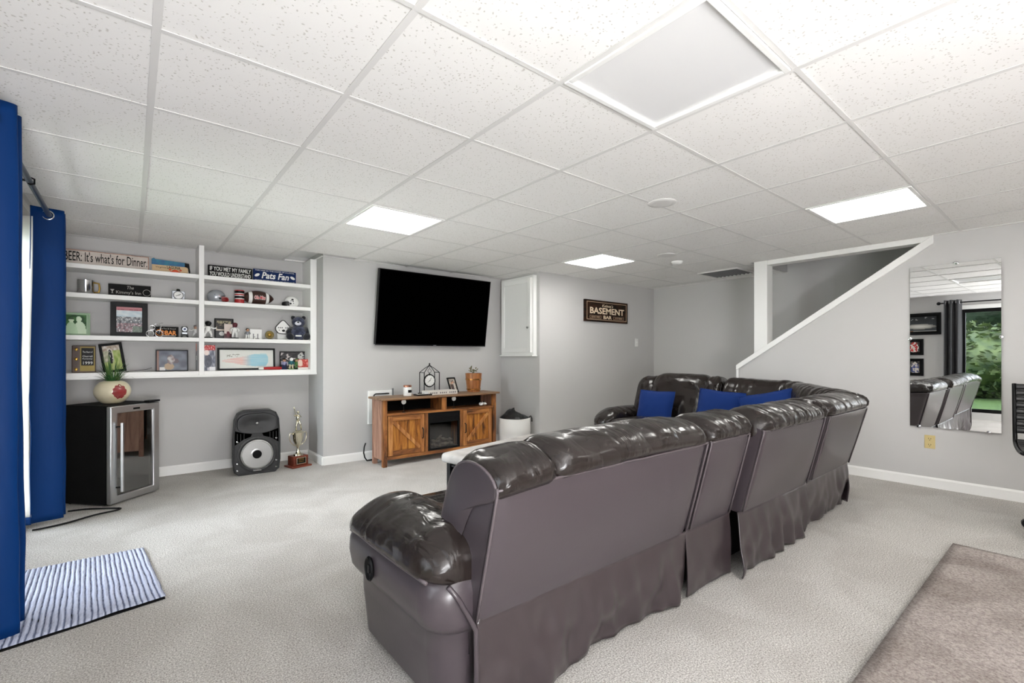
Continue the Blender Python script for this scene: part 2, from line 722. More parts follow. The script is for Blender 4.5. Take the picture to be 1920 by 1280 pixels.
struct('wall_far', MB().box(XF, XF + 0.1, YB, YS, 0, 3.6), W)
struct('wall_stairwell', MB().prism([(XF - 0.30, -1.6), (XF, -1.6), (XF, 1.86)], 0, 3.6, 'xy'), W)
struct('wall_rear', MB().box(XL - 0.12, XF + 0.1, YB - 0.1, YB, 0, H + 0.06), W)
stair_poly = [(YB, 0), (2.53, 0), (2.53, 1.015), (0.865, 2.165), (0.865, H + 0.06), (YB, H + 0.06)]
struct('wall_stair', MB().prism(stair_poly, XR, XR + 0.11, 'yz'), W)
# upper floor around the stairwell
b = MB()
b.box(XR, XR + 0.11, YB, 2.36, H + 0.06, 3.6).box(XR, XR + 0.11, 0.86, 2.36, H, H + 0.06)
b.box(XR, XF + 0.1, 2.365, 2.40, H + 0.001, 3.6)
b.box(XR, XF + 0.1, YB - 0.1, 2.40, 3.6, 3.66)
b.box(XR, XF + 0.1, YB - 0.1, YB, H, 3.6)
struct('wall_upper', b, W)

# white stair trim: post, header, sloping cap, end cap
struct('trim_1', MB().prism([(2.355, 1.155), (2.215, 1.245), (2.215, H), (2.355, H)], XR - 0.02, XR + 0.12, 'yz'), 'white_trim', bevel=0.004)
struct('trim_2', MB().box(XR - 0.015, XR + 0.12, 0.86, 2.215, H - 0.05, H), 'white_trim', bevel=0.003)
cap = [(2.555, 0.985), (2.555, 1.045), (0.845, 2.2), (0.845, 2.125)]
struct('trim_3', MB().prism(cap, XR - 0.025, XR + 0.135, 'yz'), 'white_trim', bevel=0.004)
struct('trim_4', MB().box(XR - 0.02, XR + 0.13, 2.53, 2.555, 0, 1.0), 'white_trim', bevel=0.003)

# stairs behind the sloping wall
st = MB().box(XR + 0.11, XF - 0.32, 2.30, 2.32, 0, 0.02).build('stairs', 'carpet')
st['kind'] = 'structure'
for k in range(11):
    MB().box(XR + 0.112, XF - 0.32, 2.36 - 0.27 * (k + 1), 2.36 - 0.27 * k, 0.0, 0.19 * (k + 1)).build('step', 'carpet', st)


def baseboard(name, p0, p1, nrm):
    """board 9 cm high along p0-p1; nrm points into the room"""
    p0, p1, n = Vector((*p0, 0)), Vector((*p1, 0)), Vector((*nrm, 0))
    b = MB()
    vs = []
    for p in (p0, p1):
        for t, z in ((0, 0), (0.014, 0), (0.014, 0.075), (0.006, 0.09), (0, 0.09)):
            q = p + n * t
            vs.append((q.x, q.y, z))
    b.add(vs, [(0, 1, 6, 5), (1, 2, 7, 6), (2, 3, 8, 7), (3, 4, 9, 8), (0, 4, 3, 2, 1), (5, 6, 7, 8, 9)])
    struct(name, b, 'white_trim')


baseboard('baseboard_alcove', (XL, YN), (XA, YN), (0, -1))
baseboard('baseboard_return', (XA, YN), (XA, YT), (-1, 0))
baseboard('baseboard_television', (XA, YT), (XC, YT), (0, -1))
baseboard('baseboard_cabinet', (XC, YT), (XC, YS), (-1, 0))
baseboard('baseboard_sign', (XC, YS), (XF, YS), (0, -1))
baseboard('baseboard_far', (XF, YS), (XF, 2.4), (-1, 0))
baseboard('baseboard_stair', (XR, 2.53), (XR, YB), (-1, 0))
baseboard('baseboard_rear', (XL, YB), (XR, YB), (0, 1))
baseboard('baseboard_window', (XL, 1.6), (XL, 2.85), (1, 0))

# ---------------------------------------------------------------- suspended ceiling
P, GX, GY = 0.6095, 0.064, 0.676
ceil = MB().box(XL - 0.12, XR + 0.11, YB - 0.1, YN + 0.1, H + 0.06, H + 0.12).box(XR + 0.11, XF + 0.1, 2.40, YN + 0.1, H + 0.06, H + 0.12).build('ceiling', 'white_paint')
ceil['kind'] = 'structure'
lights = {(4, 2): 1, (0, 6): 1, (4, 6): 1, (0, 2): 0, (-4, 2): 1, (-4, 6): 1}
tile_cache = {}


def inside(x, y):
    """ceiling area: main room plus the bay in front of the far wall"""
    if x > XR and y < 2.36:
        return False
    if x < XA and y < YN:
        return True
    if x < XC and y < YT:
        return True
    return y < YS


zt = H + 0.0042
for j in range(-2, 11):
    for i in range(-6, 9):
        if (i, j) in lights:
            continue
        x0, x1 = max(GX + j * P, XL), min(GX + (j + 1) * P, XF)
        y0, y1 = max(GY + i * P, YB), min(GY + (i + 1) * P, YN)
        if x1 - x0 < 0.02 or y1 - y0 < 0.02:
            continue
        mx_, my_ = (x0 + x1) / 2, (y0 + y1) / 2
        # clip against the steps in the wall line
        lim = YN if mx_ < XA else (YT if mx_ < XC else YS)
        if x0 < XA < x1:
            lim = YN
        elif x0 < XC < x1:
            lim = YT
        y1 = min(y1, lim)
        if y0 < 2.38 and x1 > XR + 0.02:
            if y1 < 2.45:
                x1 = min(x1, XR + 0.01)
            elif x0 > XR - 0.1:
                y0 = 2.38
        if x0 < XA < x1 and y0 > YT - 0.05:
            x1 = XA
        if x0 < XC < x1 and y0 > YS - 0.05:
            x1 = XC
        if x1 - x0 < 0.02 or y1 - y0 < 0.02 or not inside((x0 + x1) / 2, (y0 + y1) / 2):
            continue
        key = (round(x1 - x0, 3), round(y1 - y0, 3))
        if key not in tile_cache:
            hx, hy = key[0] / 2, key[1] / 2
            o = MB().box(-hx, hx, -hy, hy, 0, 0.014).build('ceiling_tile', 'ceiling_board', ceil)
            tile_cache[key] = o.data
        else:
            o = bpy.data.objects.new('ceiling_tile', tile_cache[key])
            COL.objects.link(o)
            o.parent = ceil
        sag = 0.0025 * nz(i * 1.7, j * 2.3, 4.0)
        o.location = ((x0 + x1) / 2, (y0 + y1) / 2, zt + sag)
        o.rotation_euler = (0.003 * nz(i * 3.1, j * 1.3, 9.0), 0.003 * nz(i * 2.1, j * 3.3, 2.0), 0)


def tee(x0, x1, y0, y1, dz=0.0):
    MB().box(x0, x1, y0, y1, H + dz, H + dz + 0.0022).build('grid_bar', 'grid_white', ceil)


hb = 0.012
for j in range(-1, 11):
    x = GX + j * P
    yt = YN if x < XA else (YT if x < XC else YS)
    tee(x - hb, x + hb, 2.38 if x > XR else YB, yt)
for i in range(-4, 9):
    y = GY + i * P
    xe = XA if y > YT else (XC if y > YS else (XF if y > 2.38 else XR))
    tee(XL, xe, y - hb * 0.8, y + hb * 0.8, 0.0004)
# wall angles round the edge
for x0, x1, y0, y1 in ((XL, XA, YN - 0.02, YN), (XA - 0.02, XA, YT, YN), (XA, XC, YT - 0.02, YT), (XC - 0.02, XC, YS, YT), (XC, XF, YS - 0.02, YS),
                       (XF - 0.02, XF, 2.4, YS), (XR - 0.02, XR, YB, 0.86), (XL, XL + 0.02, YB, YN)):
    MB().box(x0, x1, y0, y1, H - 0.0008, H + 0.0052).build('wall_angle', 'grid_white', ceil)

# light panels lying in the grid
MT['lamp_on'] = M('lamp_on', (255, 253, 248), 0.4, emit=PANEL_E)
MT['lamp_dim'] = M('lamp_dim', (220, 220, 220), 0.22, spec=0.6, emit=0.05)
where = {(4, 2): 'lit square ceiling light panel in front of the television', (0, 6): 'lit square ceiling light panel beside the staircase wall',
         (4, 6): 'lit square ceiling light panel far back near the wooden sign', (0, 2): 'large unlit square ceiling light panel above the near sofa end',
         (-4, 2): 'lit ceiling light panel behind the viewer over the window side', (-4, 6): 'lit ceiling light panel behind the viewer over the rug'}
for (i, j), on in lights.items():
    t = thing('ceiling_light', where[(i, j)], 'ceiling light', (GX + (j + 0.5) * P, GY + (i + 0.5) * P, H - 0.002), 0, 'recessed ceiling light panels')
    a = P / 2 - hb
    fr = MB()
    for x0, x1, y0, y1 in ((-a, a, -a, -a + 0.022), (-a, a, a - 0.022, a), (-a, -a + 0.022, -a + 0.022, a - 0.022), (a - 0.022, a, -a + 0.022, a - 0.022)):
        fr.box(x0, x1, y0, y1, -0.004, 0.03)
    fr.build('frame', 'white_trim', t, bevel=0.002)
    c_ = a - 0.022
    MB().box(-c_, c_, -c_, c_, 0.010, 0.016).build('diffuser', 'lamp_on' if on else 'lamp_dim', t)
    MB().box(-a, a, -a, a, 0.03, 0.058).build('housing', 'white_paint', t)

# little ceiling fittings
t = thing('smoke_detector', 'small round white smoke detector on the far ceiling', 'smoke detector', (4.69, 2.87, H))
MB().lathe([(0.062, 0.0), (0.062, -0.012), (0.05, -0.03), (0.02, -0.036), (0, -0.036)]).build('body', 'white_gloss', t, smooth=50)
MB().box(0.045, 0.06, -0.02, 0.02, -0.028, -0.012).build('vent', 'grey', t)
for p, lab in (((2.82, 1.84), 'nearer round flush white cover plate on the ceiling'), ((4.30, 2.75), 'farther round flush white cover plate beside the smoke detector')):
    o = MB().lathe([(0.095, 0.0), (0.095, -0.003), (0.088, -0.008), (0.06, -0.009), (0, -0.009)], n=32).build('ceiling_cover', 'grid_white', None, (p[0], p[1], H), smooth=40)
    tag(o, lab, 'cover plate', 'ceiling cover plates')
# return-air grille in the bay before the far wall
t = thing('air_grille', 'grey return air grille in the ceiling beside the white post', 'air grille', (5.80, 2.86, H))
MB().ring(0.50, 0.50, 0.02, -0.004, 0.012, -0.25).build('frame', 'grid_white', t, rot=(-PI / 2, 0, 0))
for k in range(10):
    MB().quadbar((-0.23, -0.225 + 0.05 * k, -0.002), (0.23, -0.225 + 0.05 * k, -0.002), 0.028, 0.003, (0, 0.7, 0.7)).build('slat', 'grey', t)

# ---------------------------------------------------------------- glazed openings of the window wall
MT['glass'] = M('glass', (250, 252, 252), 0.0, trans=1.0)
_n = MT['glass'].node_tree
_tr = _n.nodes.new('ShaderNodeBsdfTransparent')
_gl = _n.nodes.new('ShaderNodeBsdfGlossy')
_gl.inputs['Roughness'].default_value = 0.0
_fr = _n.nodes.new('ShaderNodeFresnel')
_mx = _n.nodes.new('ShaderNodeMixShader')
_n.links.new(_fr.outputs[0], _mx.inputs[0])
_n.links.new(_tr.outputs[0], _mx.inputs[1])
_n.links.new(_gl.outputs[0], _mx.inputs[2])
_n.links.new(_mx.outputs[0], _n.nodes['Material Output'].inputs['Surface'])


def glazed(name, op, mat, fw, mull, pane='glass'):
    y0, y1, z0, z1 = op
    X0, X1 = XL - 0.10, XL - 0.04
    f = MB()
    f.box(X0, X1, y0, y1, z1 - fw, z1).box(X0, X1, y0, y1, z0, z0 + fw).box(X0, X1, y0, y0 + fw, z0 + fw, z1 - fw).box(X0, X1, y1 - fw, y1, z0 + fw, z1 - fw)
    o = struct(name, f, mat, bevel=0.003)
    for m_ in mull:
        MB().box(X0 + 0.008, X1 - 0.008, m_ - 0.03, m_ + 0.03, z0 + fw, z1 - fw).build('mullion', mat, o)
    e = [y0 + fw] + [q for m_ in mull for q in (m_ - 0.03, m_ + 0.03)] + [y1 - fw]
    for k in range(0, len(e), 2):
        MB().box(X0 + 0.026, X0 + 0.032, e[k], e[k + 1], z0 + fw, z1 - fw).build('pane', pane, o)
    return o


glazed('window_1', op1, 'white_trim', 0.05, [3.71])
# grey tint added to the second window's pane to darken the garden behind it
MT['dimming_glass'] = MT['glass'].copy()
MT['dimming_glass'].name = 'dimming_glass'
for nd in MT['dimming_glass'].node_tree.nodes:
    if nd.type == 'BSDF_TRANSPARENT':
        nd.inputs['Color'].default_value = (0.45, 0.45, 0.45, 1)
glazed('window_2', op2, 'black', 0.06, [], 'dimming_glass')
# casing round the sliding door
b = MB()
b.box(XL, XL + 0.018, op1[0] - 0.08, op1[1] + 0.08, op1[3], op1[3] + 0.08)
b.box(XL, XL + 0.018, op1[0] - 0.08, op1[0], 0, op1[3]).box(XL, XL + 0.018, op1[1], op1[1] + 0.08, 0, op1[3])
struct('trim_5', b, 'white_trim', bevel=0.004)
b = MB().box(XL, XL + 0.015, op2[0] - 0.06, op2[1] + 0.06, op2[3], op2[3] + 0.07)
struct('trim_6', b, 'white_trim', bevel=0.004)

# ---------------------------------------------------------------- outdoors (seen through the glass and in the mirror)
mt('lawn_green', (50, 78, 26), 0.9, var=(3, (72, 98, 36), 0.35, 0.7), bump=(120, 0.6, 0.03))
mt('leaf_a', (28, 50, 26), 0.6, var=(6, (58, 80, 42), 0.35, 0.7))
mt('leaf_b', (42, 64, 32), 0.6, var=(6, (88, 104, 54), 0.35, 0.7))
mt('leaf_c', (24, 42, 28), 0.6, var=(6, (46, 66, 44), 0.35, 0.7))
mt('bark', (78, 64, 52), 0.9)
struct('lawn', MB().box(-30, XL - 0.13, -14, 22, -0.16, -0.08), 'lawn_green')


struct('bounce_slab', MB().box(-3.4, XL - 0.13, 2.3, 6.2, -0.079, -0.05), M('bounce_slab_grey', (206, 202, 196), 0.85))  # unseen pale slab, added to bounce neutral daylight up to the ceiling


def bush(name, lab, x, y, h, r, mat, n, seed, trunk=0.0):
    rnd = random.Random(seed)
    t = thing(name, lab, 'tree' if trunk else 'shrub', (x, y, -0.08), 0, 'greenery beyond the glass doors')
    b = MB()
    for k in range(n):
        a, u = rnd.uniform(0, 2 * PI), rnd.uniform(-1, 1)
        rr = r * rnd.uniform(0.72, 1.04) * (0.8 + 0.25 * nz(a * 1.5, u * 2, seed))
        q = math.sqrt(1 - u * u)
        p = Vector((rr * q * math.cos(a), rr * q * math.sin(a), trunk + (h - trunk) * (0.5 + 0.5 * u) * (0.85 + 0.25 * nz(a, u * 2, seed + 3.3))))
        s = rnd.uniform(0.05, 0.13) * (1.5 if trunk else 1)
        d1 = Vector((rnd.uniform(-1, 1), rnd.uniform(-1, 1), rnd.uniform(-0.6, 0.4))).normalized() * s
        d2 = d1.orthogonal().normalized() * s * 0.45
        b.add([p - d1, p + d2, p + d1, p - d2], [(0, 1, 2, 3)])
    b.build('foliage', mat, t, fix=False)
    MB().ell((0, 0, trunk + (h - trunk) * 0.45), (r * 0.72, r * 0.72, (h - trunk) * 0.42), 14, 10).build('inner_foliage', mat, t, smooth=180)
    MB().tube([(0, 0, -0.02), (0.03, 0.02, h * 0.3), (0, 0, h * 0.6)], [0.05 + trunk * 0.04, 0.04 + trunk * 0.03, 0.02], 8).build('trunk', 'bark', t, smooth=180)


bush('shrub', 'pale green rounded shrub beyond the lawn, seen in mirror', -7.5, 2.0, 2.15, 1.75, 'leaf_b', 3600, 1)
bush('shrub', 'dull green shrub beyond the lawn behind the viewer', -7.8, -1.9, 2.4, 1.7, 'leaf_a', 2600, 2)
bush('shrub', 'mid green shrub at the lawn edge opposite the sliding door', -7.6, 5.8, 2.3, 1.7, 'leaf_a', 2600, 3)
bush('shrub', 'dark green shrub at the lawn edge farthest along the house', -8.0, 9.6, 2.5, 1.8, 'leaf_c', 2400, 4)
bush('tree', 'dark green leafy tree behind the pale shrub, seen in mirror', -12.5, 2.6, 7.0, 3.0, 'leaf_c', 5200, 5, 0.8)
bush('tree', 'mid green leafy tree beyond the lawn behind the viewer', -12.5, -4.2, 7.0, 3.0, 'leaf_a', 4200, 6, 0.8)
bush('tree', 'dark leafy tree farthest along the lawn outside', -12.5, 9.2, 6.5, 2.9, 'leaf_c', 4200, 7, 0.8)

# ================================================================== SECTIONAL SOFA
sofa = thing('sectional_sofa', 'dark brown leather reclining sectional sofa seen from behind', 'sofa', (0, 0, 0))


def leather_wrinkle(u, v, seed, freq, amp):
    n = nz(u * freq + 1.8 * v + 0.5 * nz(u * 3, v * 3, seed), v * 1.1 + u * 0.8, seed)
    m = nz(u * freq * 0.45, v * 3.1, seed + 7)
    mask = 0.35 + 0.65 * max(0, min(1, 0.5 + 1.4 * nz(u * 2.3, v * 2.0, seed + 3)))
    return amp * mask * (1.1 * n - 1.0 * max(0.0, 1 - abs(n) * 4) + 0.7 * m)


def resample(pts, n):
    """closed 2-D outline resampled to n even points"""
    P_ = [Vector(p) for p in pts]
    L = [0]
    for i in range(len(P_)):
        L.append(L[-1] + (P_[(i + 1) % len(P_)] - P_[i]).length)
    out, k = [], 0
    for i in range(n):
        t = L[-1] * i / n
        while L[k + 1] < t:
            k += 1
        f = (t - L[k]) / max(1e-9, L[k + 1] - L[k])
        out.append(P_[k % len(P_)].lerp(P_[(k + 1) % len(P_)], f))
    return out


# outline of the pillow-back in (inward distance d, height z); 0 = rear top seam
BACK_CUSHION = [(0.0, 0.752), (-0.022, 0.782), (-0.012, 0.822), (0.035, 0.855), (0.11, 0.872), (0.19, 0.862), (0.255, 0.805), (0.30, 0.70), (0.345, 0.56),
                (0.375, 0.44), (0.33, 0.41), (0.25, 0.45), (0.185, 0.57), (0.12, 0.69), (0.06, 0.745)]
CUSH = resample([tuple(p) for p in catmull([Vector((a, b, 0)) for a, b in BACK_CUSHION], 5)], 46)
PANEL = [(0.112, 0.318), (0.108, 0.325), (0.08, 0.435), (0.052, 0.545), (0.026, 0.65), (0.003, 0.742), (0.006, 0.756), (0.03, 0.765), (0.075, 0.735),
         (0.12, 0.695), (0.185, 0.57), (0.25, 0.44), (0.21, 0.33), (0.15, 0.312)]


def lift(z, dz):
    return z + dz * max(0.0, min(1.0, (z - 0.34) / 0.5))


def cushion(name, st, mat, seed, freq, amp, n_along=110, R=0.07, deep=0.32, crest=0.0):
    """st(t) -> (origin xy, inward dir xy, dz, length so far); loft of the cushion outline with soft gathered ends"""
    cd = sum((p.x for p in CUSH)) / len(CUSH)
    cz = sum((p.y for p in CUSH)) / len(CUSH)
    L = st(1.0)[3]
    K = len(CUSH)
    vs, fs = [], []
    for i in range(n_along + 1):
        # denser stations at both ends
        t = 0.5 - 0.5 * math.cos(PI * i / n_along)
        t = 0.6 * t + 0.4 * i / n_along
        o, d, dz, u = st(t)
        e = min(u, L - u)
        q = max(0.0, 1 - e / R)
        pin = 1 - deep * (1 - math.sqrt(max(0.0, 1 - q * q)))
        near_end = math.exp(-e / 0.16)
        for k, p in enumerate(CUSH):
            v = k / K
            rad = Vector((p.x - cd, p.y - cz))
            rl = rad.length
            top = max(0.0, min(1.0, (p.y - 0.5) / 0.3))
            front = 1.0 if k < K * 0.62 else 0.3
            wv = leather_wrinkle(u, v * 3, seed, freq, amp * (0.55 + 1.7 * near_end) * top * front)
            rad = rad * pin * (1 + wv / max(rl, 0.05))
            dd, zz = cd + rad.x, cz + rad.y
            zz = zz - 0.0 + crest * top * math.sin(PI * u / L)
            zz = lift(zz, dz)
            vs.append((o[0] + d[0] * dd, o[1] + d[1] * dd, zz))
    for i in range(n_along):
        for k in range(K):
            l = (k + 1) % K
            fs.append((i * K + k, i * K + l, (i + 1) * K + l, (i + 1) * K + k))
    fs += [tuple(range(K))[::-1], tuple(n_along * K + k for k in range(K))]
    return MB().add(vs, fs).build(name, mat, sofa, smooth=60)


def panel(st, seed, n_along=40):
    pr = resample(PANEL, 44)
    K = len(pr)
    L = st(1.0)[3]
    vs, fs = [], []
    for i in range(n_along + 1):
        o, d, dz, u = st(i / n_along)
        for k, p in enumerate(pr):
            e = min(u, L - u)
            bul = 0.0
            if p.x < 0.12 and k < K * 0.5:
                s_ = max(0.0, min(1.0, (p.y - 0.32) / 0.43))
                bul = -0.010 * math.sin(PI * s_) * (1 - math.exp(-e / 0.06)) + 0.0022 * nz(u * 2.4, p.y * 5, seed) + 0.010 * max(0, 1 - e / 0.018) ** 2
            dd = p.x + bul
            vs.append((o[0] + d[0] * dd, o[1] + d[1] * dd, lift(p.y, dz)))
    for i in range(n_along):
        for k in range(K):
            l = (k + 1) % K
            fs.append((i * K + k, i * K + l, (i + 1) * K + l, (i + 1) * K + k))
    fs += [tuple(range(K))[::-1], tuple(n_along * K + k for k in range(K))]
    MB().add(vs, fs).build('back_panel', 'back_vinyl', sofa, smooth=45)
    # seams: along the top, and a pair of welts down each side
    top = []
    for i in range(n_along + 1):
        o, d, dz, u = st(i / n_along)
        top.append((o[0] - d[0] * 0.001, o[1] - d[1] * 0.001, lift(0.75 + 0.004 * nz(u * 9, 3, seed), dz)))
    MB().tube(top, 0.0045, 6).build('piping', 'piping', sofa, smooth=180)
    for t in (0.0, 1.0):
        o, d, dz, u = st(t)
        pts = [(o[0] + d[0] * (q.x - 0.002), o[1] + d[1] * (q.x - 0.002), lift(q.y, dz)) for q in (Vector(a) for a in PANEL[1:7])]
        MB().tube(pts, 0.005, 6).build('piping', 'piping', sofa, smooth=180)


def skirt(st, seed, amp=0.02, hem=0.02, din=0.0, n_along=90, lean=(0, 0)):
    """cloth-like leather flap hanging from the rear panel down to the carpet"""
    L = st(1.0)[3]

    def fn(s, t):
        o, d, dz, u = st(s)
        k = t ** 0.8
        fold = nz(u * 6.5 + 0.8 * t, 1.7 * t, seed) + 0.6 * nz(u * 13 - 1.2 * t, 0.8 * t, seed + 5)
        sag = 0.012 * abs(nz(u * 2.1, 0, seed + 2))
        dd = 0.116 + din * k - amp * k * fold - 0.008 * math.sin(PI * t)
        z = 0.325 - sag * (1 - t) - (0.325 - hem - 0.012 * nz(u * 3, 9, seed)) * t
        along = lean[0] * t * (1 - s) + lean[1] * t * s
        tx, ty = d[1], -d[0]
        return (o[0] + d[0] * dd + tx * along, o[1] + d[1] * dd + ty * along, z)

    MB().grid(n_along, 18, fn).build('skirt', 'skirt_vinyl', sofa, smooth=180, solid=0.006, fix=False)


def straight(p0, p1, d0, d1=None, dz0=0.0, dz1=None):
    p0, p1 = Vector(p0), Vector(p1)
    d0 = Vector(d0)
    d1 = d0 if d1 is None else Vector(d1)
    dz1 = dz0 if dz1 is None else dz1
    L = (p1 - p0).length

    def st(t):
        p, d = p0.lerp(p1, t), d0.lerp(d1, t)
        return (p.x, p.y), (d.x, d.y), dz0 + (dz1 - dz0) * t, L * t
    return st


YB1 = 1.08
A_, B_, E_ = (4.34, 1.06), (5.00, 1.72), (5.00, 3.44)
mA, mB = (-0.414, 1.0), (-1.0, 0.414)
# --- near run: recliner pair beside the left arm, narrow console back, two more backs
panel(straight((0.825, YB1), (2.015, YB1), (0, 1)), 1)
cushion('back_cushion', straight((0.82, YB1), (1.075, YB1 - 0.004), (0, 1), dz0=-0.035, dz1=-0.012), 'leather', 3, 7, 0.006, 60, R=0.06)
cushion('back_cushion', straight((1.055, YB1 - 0.004), (2.03, YB1), (0, 1), dz0=-0.01), 'leather', 11, 8, 0.0075, 150, R=0.08, crest=0.012)
skirt(straight((0.83, YB1), (2.035, YB1), (0, 1)), 21, 0.046, 0.015, 0.0, lean=(0, -0.035))
panel(straight((2.05, YB1), (2.43, YB1), (0, 1)), 2)
cushion('back_cushion', straight((2.045, YB1), (2.44, YB1), (0, 1), dz0=-0.005), 'leather', 17, 13, 0.008, 90, R=0.06)
skirt(straight((2.02, YB1), (2.445, YB1), (0, 1)), 22, 0.006, 0.015, -0.005)
Y3 = YB1 - 0.04
panel(straight((2.50, Y3), (3.385, Y3), (0, 1), dz0=0.012), 3)
cushion('back_cushion', straight((2.495, Y3), (3.39, Y3), (0, 1), dz0=0.0), 'leather', 29, 17, 0.0085, 150, R=0.08)
skirt(straight((2.46, Y3), (3.385, Y3), (0, 1)), 23, 0.046, 0.012, -0.02, lean=(-0.05, 0.0))
panel(straight((3.50, Y3 + 0.01), A_, (0, 1), mA), 4)
cushion('back_cushion', straight((3.485, Y3 + 0.01), A_, (0, 1), mA, 0.0, 0.004), 'leather', 31, 17, 0.0085, 130, R=0.08)
skirt(straight((3.40, Y3 + 0.01), A_, (0, 1), mA), 24, 0.032, 0.02, 0.01)
# --- corner wedge and far run
panel(straight(A_, B_, mA, mB), 5)
cushion('back_cushion', straight(A_, B_, mA, mB, 0.004, 0.04), 'leather', 37, 15, 0.008, 120, R=0.05, deep=0.15)
skirt(straight(A_, B_, mA, mB), 25, 0.014)
panel(straight(B_, (5.00, 2.38), mB, (-1, 0), 0.04, 0.055), 6)
cushion('back_cushion', straight(B_, (5.00, 2.38), mB, (-1, 0), 0.04, 0.055), 'leather', 41, 9, 0.006, 110, R=0.06, deep=0.2)
skirt(straight(B_, (5.00, 2.38), mB, (-1, 0)), 26, 0.014)
panel(straight((5.00, 2.42), E_, (-1, 0), None, 0.06), 7)
cushion('back_cushion', straight((4.99, 2.42), (4.99, 2.58), (-1, 0), None, 0.062), 'leather', 43, 9, 0.006, 50, R=0.05)
cushion('back_cushion', straight((4.99, 2.56), (4.99, 3.22), (-1, 0), None, 0.07), 'leather', 47, 5, 0.004, 110, R=0.10, crest=0.012)
cushion('back_cushion', straight((4.99, 3.20), (4.99, 3.43), (-1, 0), None, 0.045, 0.03), 'leather', 53, 9, 0.006, 50, R=0.07)
skirt(straight((5.00, 2.42), E_, (-1, 0)), 27, 0.014)

# left cap piping around the cushion end, visible beside the near arm
cap_line = [(YB1 + p.x, lift(p.y, -0.035)) for p in CUSH]
cdv = sum(p[0] for p in cap_line) / len(cap_line), sum(p[1] for p in cap_line) / len(cap_line)
ring_ = [(0.826, cdv[0] + (p[0] - cdv[0]) * 0.86, cdv[1] + (p[1] - cdv[1]) * 0.86) for p in cap_line]
MB().tube(ring_[:32], 0.0055, 6).build('piping', 'piping', sofa, smooth=180)
nr = len(ring_)
inner = [(0.816, cdv[0] + (p[0] - cdv[0]) * 0.55, cdv[1] + (p[1] - cdv[1]) * 0.55) for p in cap_line]
MB().add([(0.822, p[1], p[2]) for p in ring_] + inner + [(0.814, cdv[0], cdv[1])],
         [(k, (k + 1) % nr, nr + (k + 1) % nr, nr + k) for k in range(nr)] + [(nr + k, nr + (k + 1) % nr, 2 * nr) for k in range(nr)]).build('end_cap', 'back_vinyl', sofa, smooth=180)


# seats
def seat(name, x0, x1, y0, y1, z0, z1, mat='leather', r=0.05):
    pts = round_rect(x1 - x0, y1 - y0, r, 5, (x0 + x1) / 2, (y0 + y1) / 2)
    cx, cy = (x0 + x1) / 2, (y0 + y1) / 2
    lev = [(0.97, z0), (1.0, z0 + 0.03), (1.0, z1 - 0.05), (0.97, z1 - 0.015), (0.88, z1), (0.5, z1 + 0.012), (0.0, z1 + 0.015)]
    vs, fs, N = [], [], len(pts)
    for f, z in lev:
        vs += [(cx + (p[0] - cx) * f, cy + (p[1] - cy) * f, z) for p in pts]
    for i in range(len(lev) - 1):
        for k in range(N):
            l = (k + 1) % N
            fs.append((i * N + k, i * N + l, (i + 1) * N + l, (i + 1) * N + k))
    fs.append(tuple(range(N))[::-1])
    return MB().add(vs, fs).build(name, mat, sofa, smooth=60)


for x0, x1 in ((0.99, 1.98), (2.02, 2.42), (2.46, 3.42)):
    seat('seat_cushion', x0, x1, 1.42, 2.08, 0.27, 0.47)
    seat('footrest', x0 + 0.01, x1 - 0.01, 2.06, 2.14, 0.09, 0.40, r=0.03)
MB().prism([(3.46, 1.42), (4.2, 1.42), (4.62, 1.84), (4.62, 2.36), (4.08, 2.36), (3.46, 2.08)], 0.24, 0.46, 'xy').build('seat_cushion', 'leather', sofa, bevel=0.04, seg=4)
seat('seat_cushion', 4.02, 4.62, 2.40, 3.28, 0.27, 0.47)
seat('footrest', 3.95, 4.04, 2.42, 3.27, 0.09, 0.40, r=0.03)
# dark under-frame
MB().box(0.86, 3.44, 1.26, 2.06, 0.03, 0.27).build('base', 'black_matte', sofa)
MB().prism([(3.46, 1.28), (4.22, 1.28), (4.80, 1.86), (4.80, 3.5), (4.06, 3.5), (4.06, 2.3), (3.46, 2.06)], 0.03, 0.24, 'xy').build('base', 'black_matte', sofa)


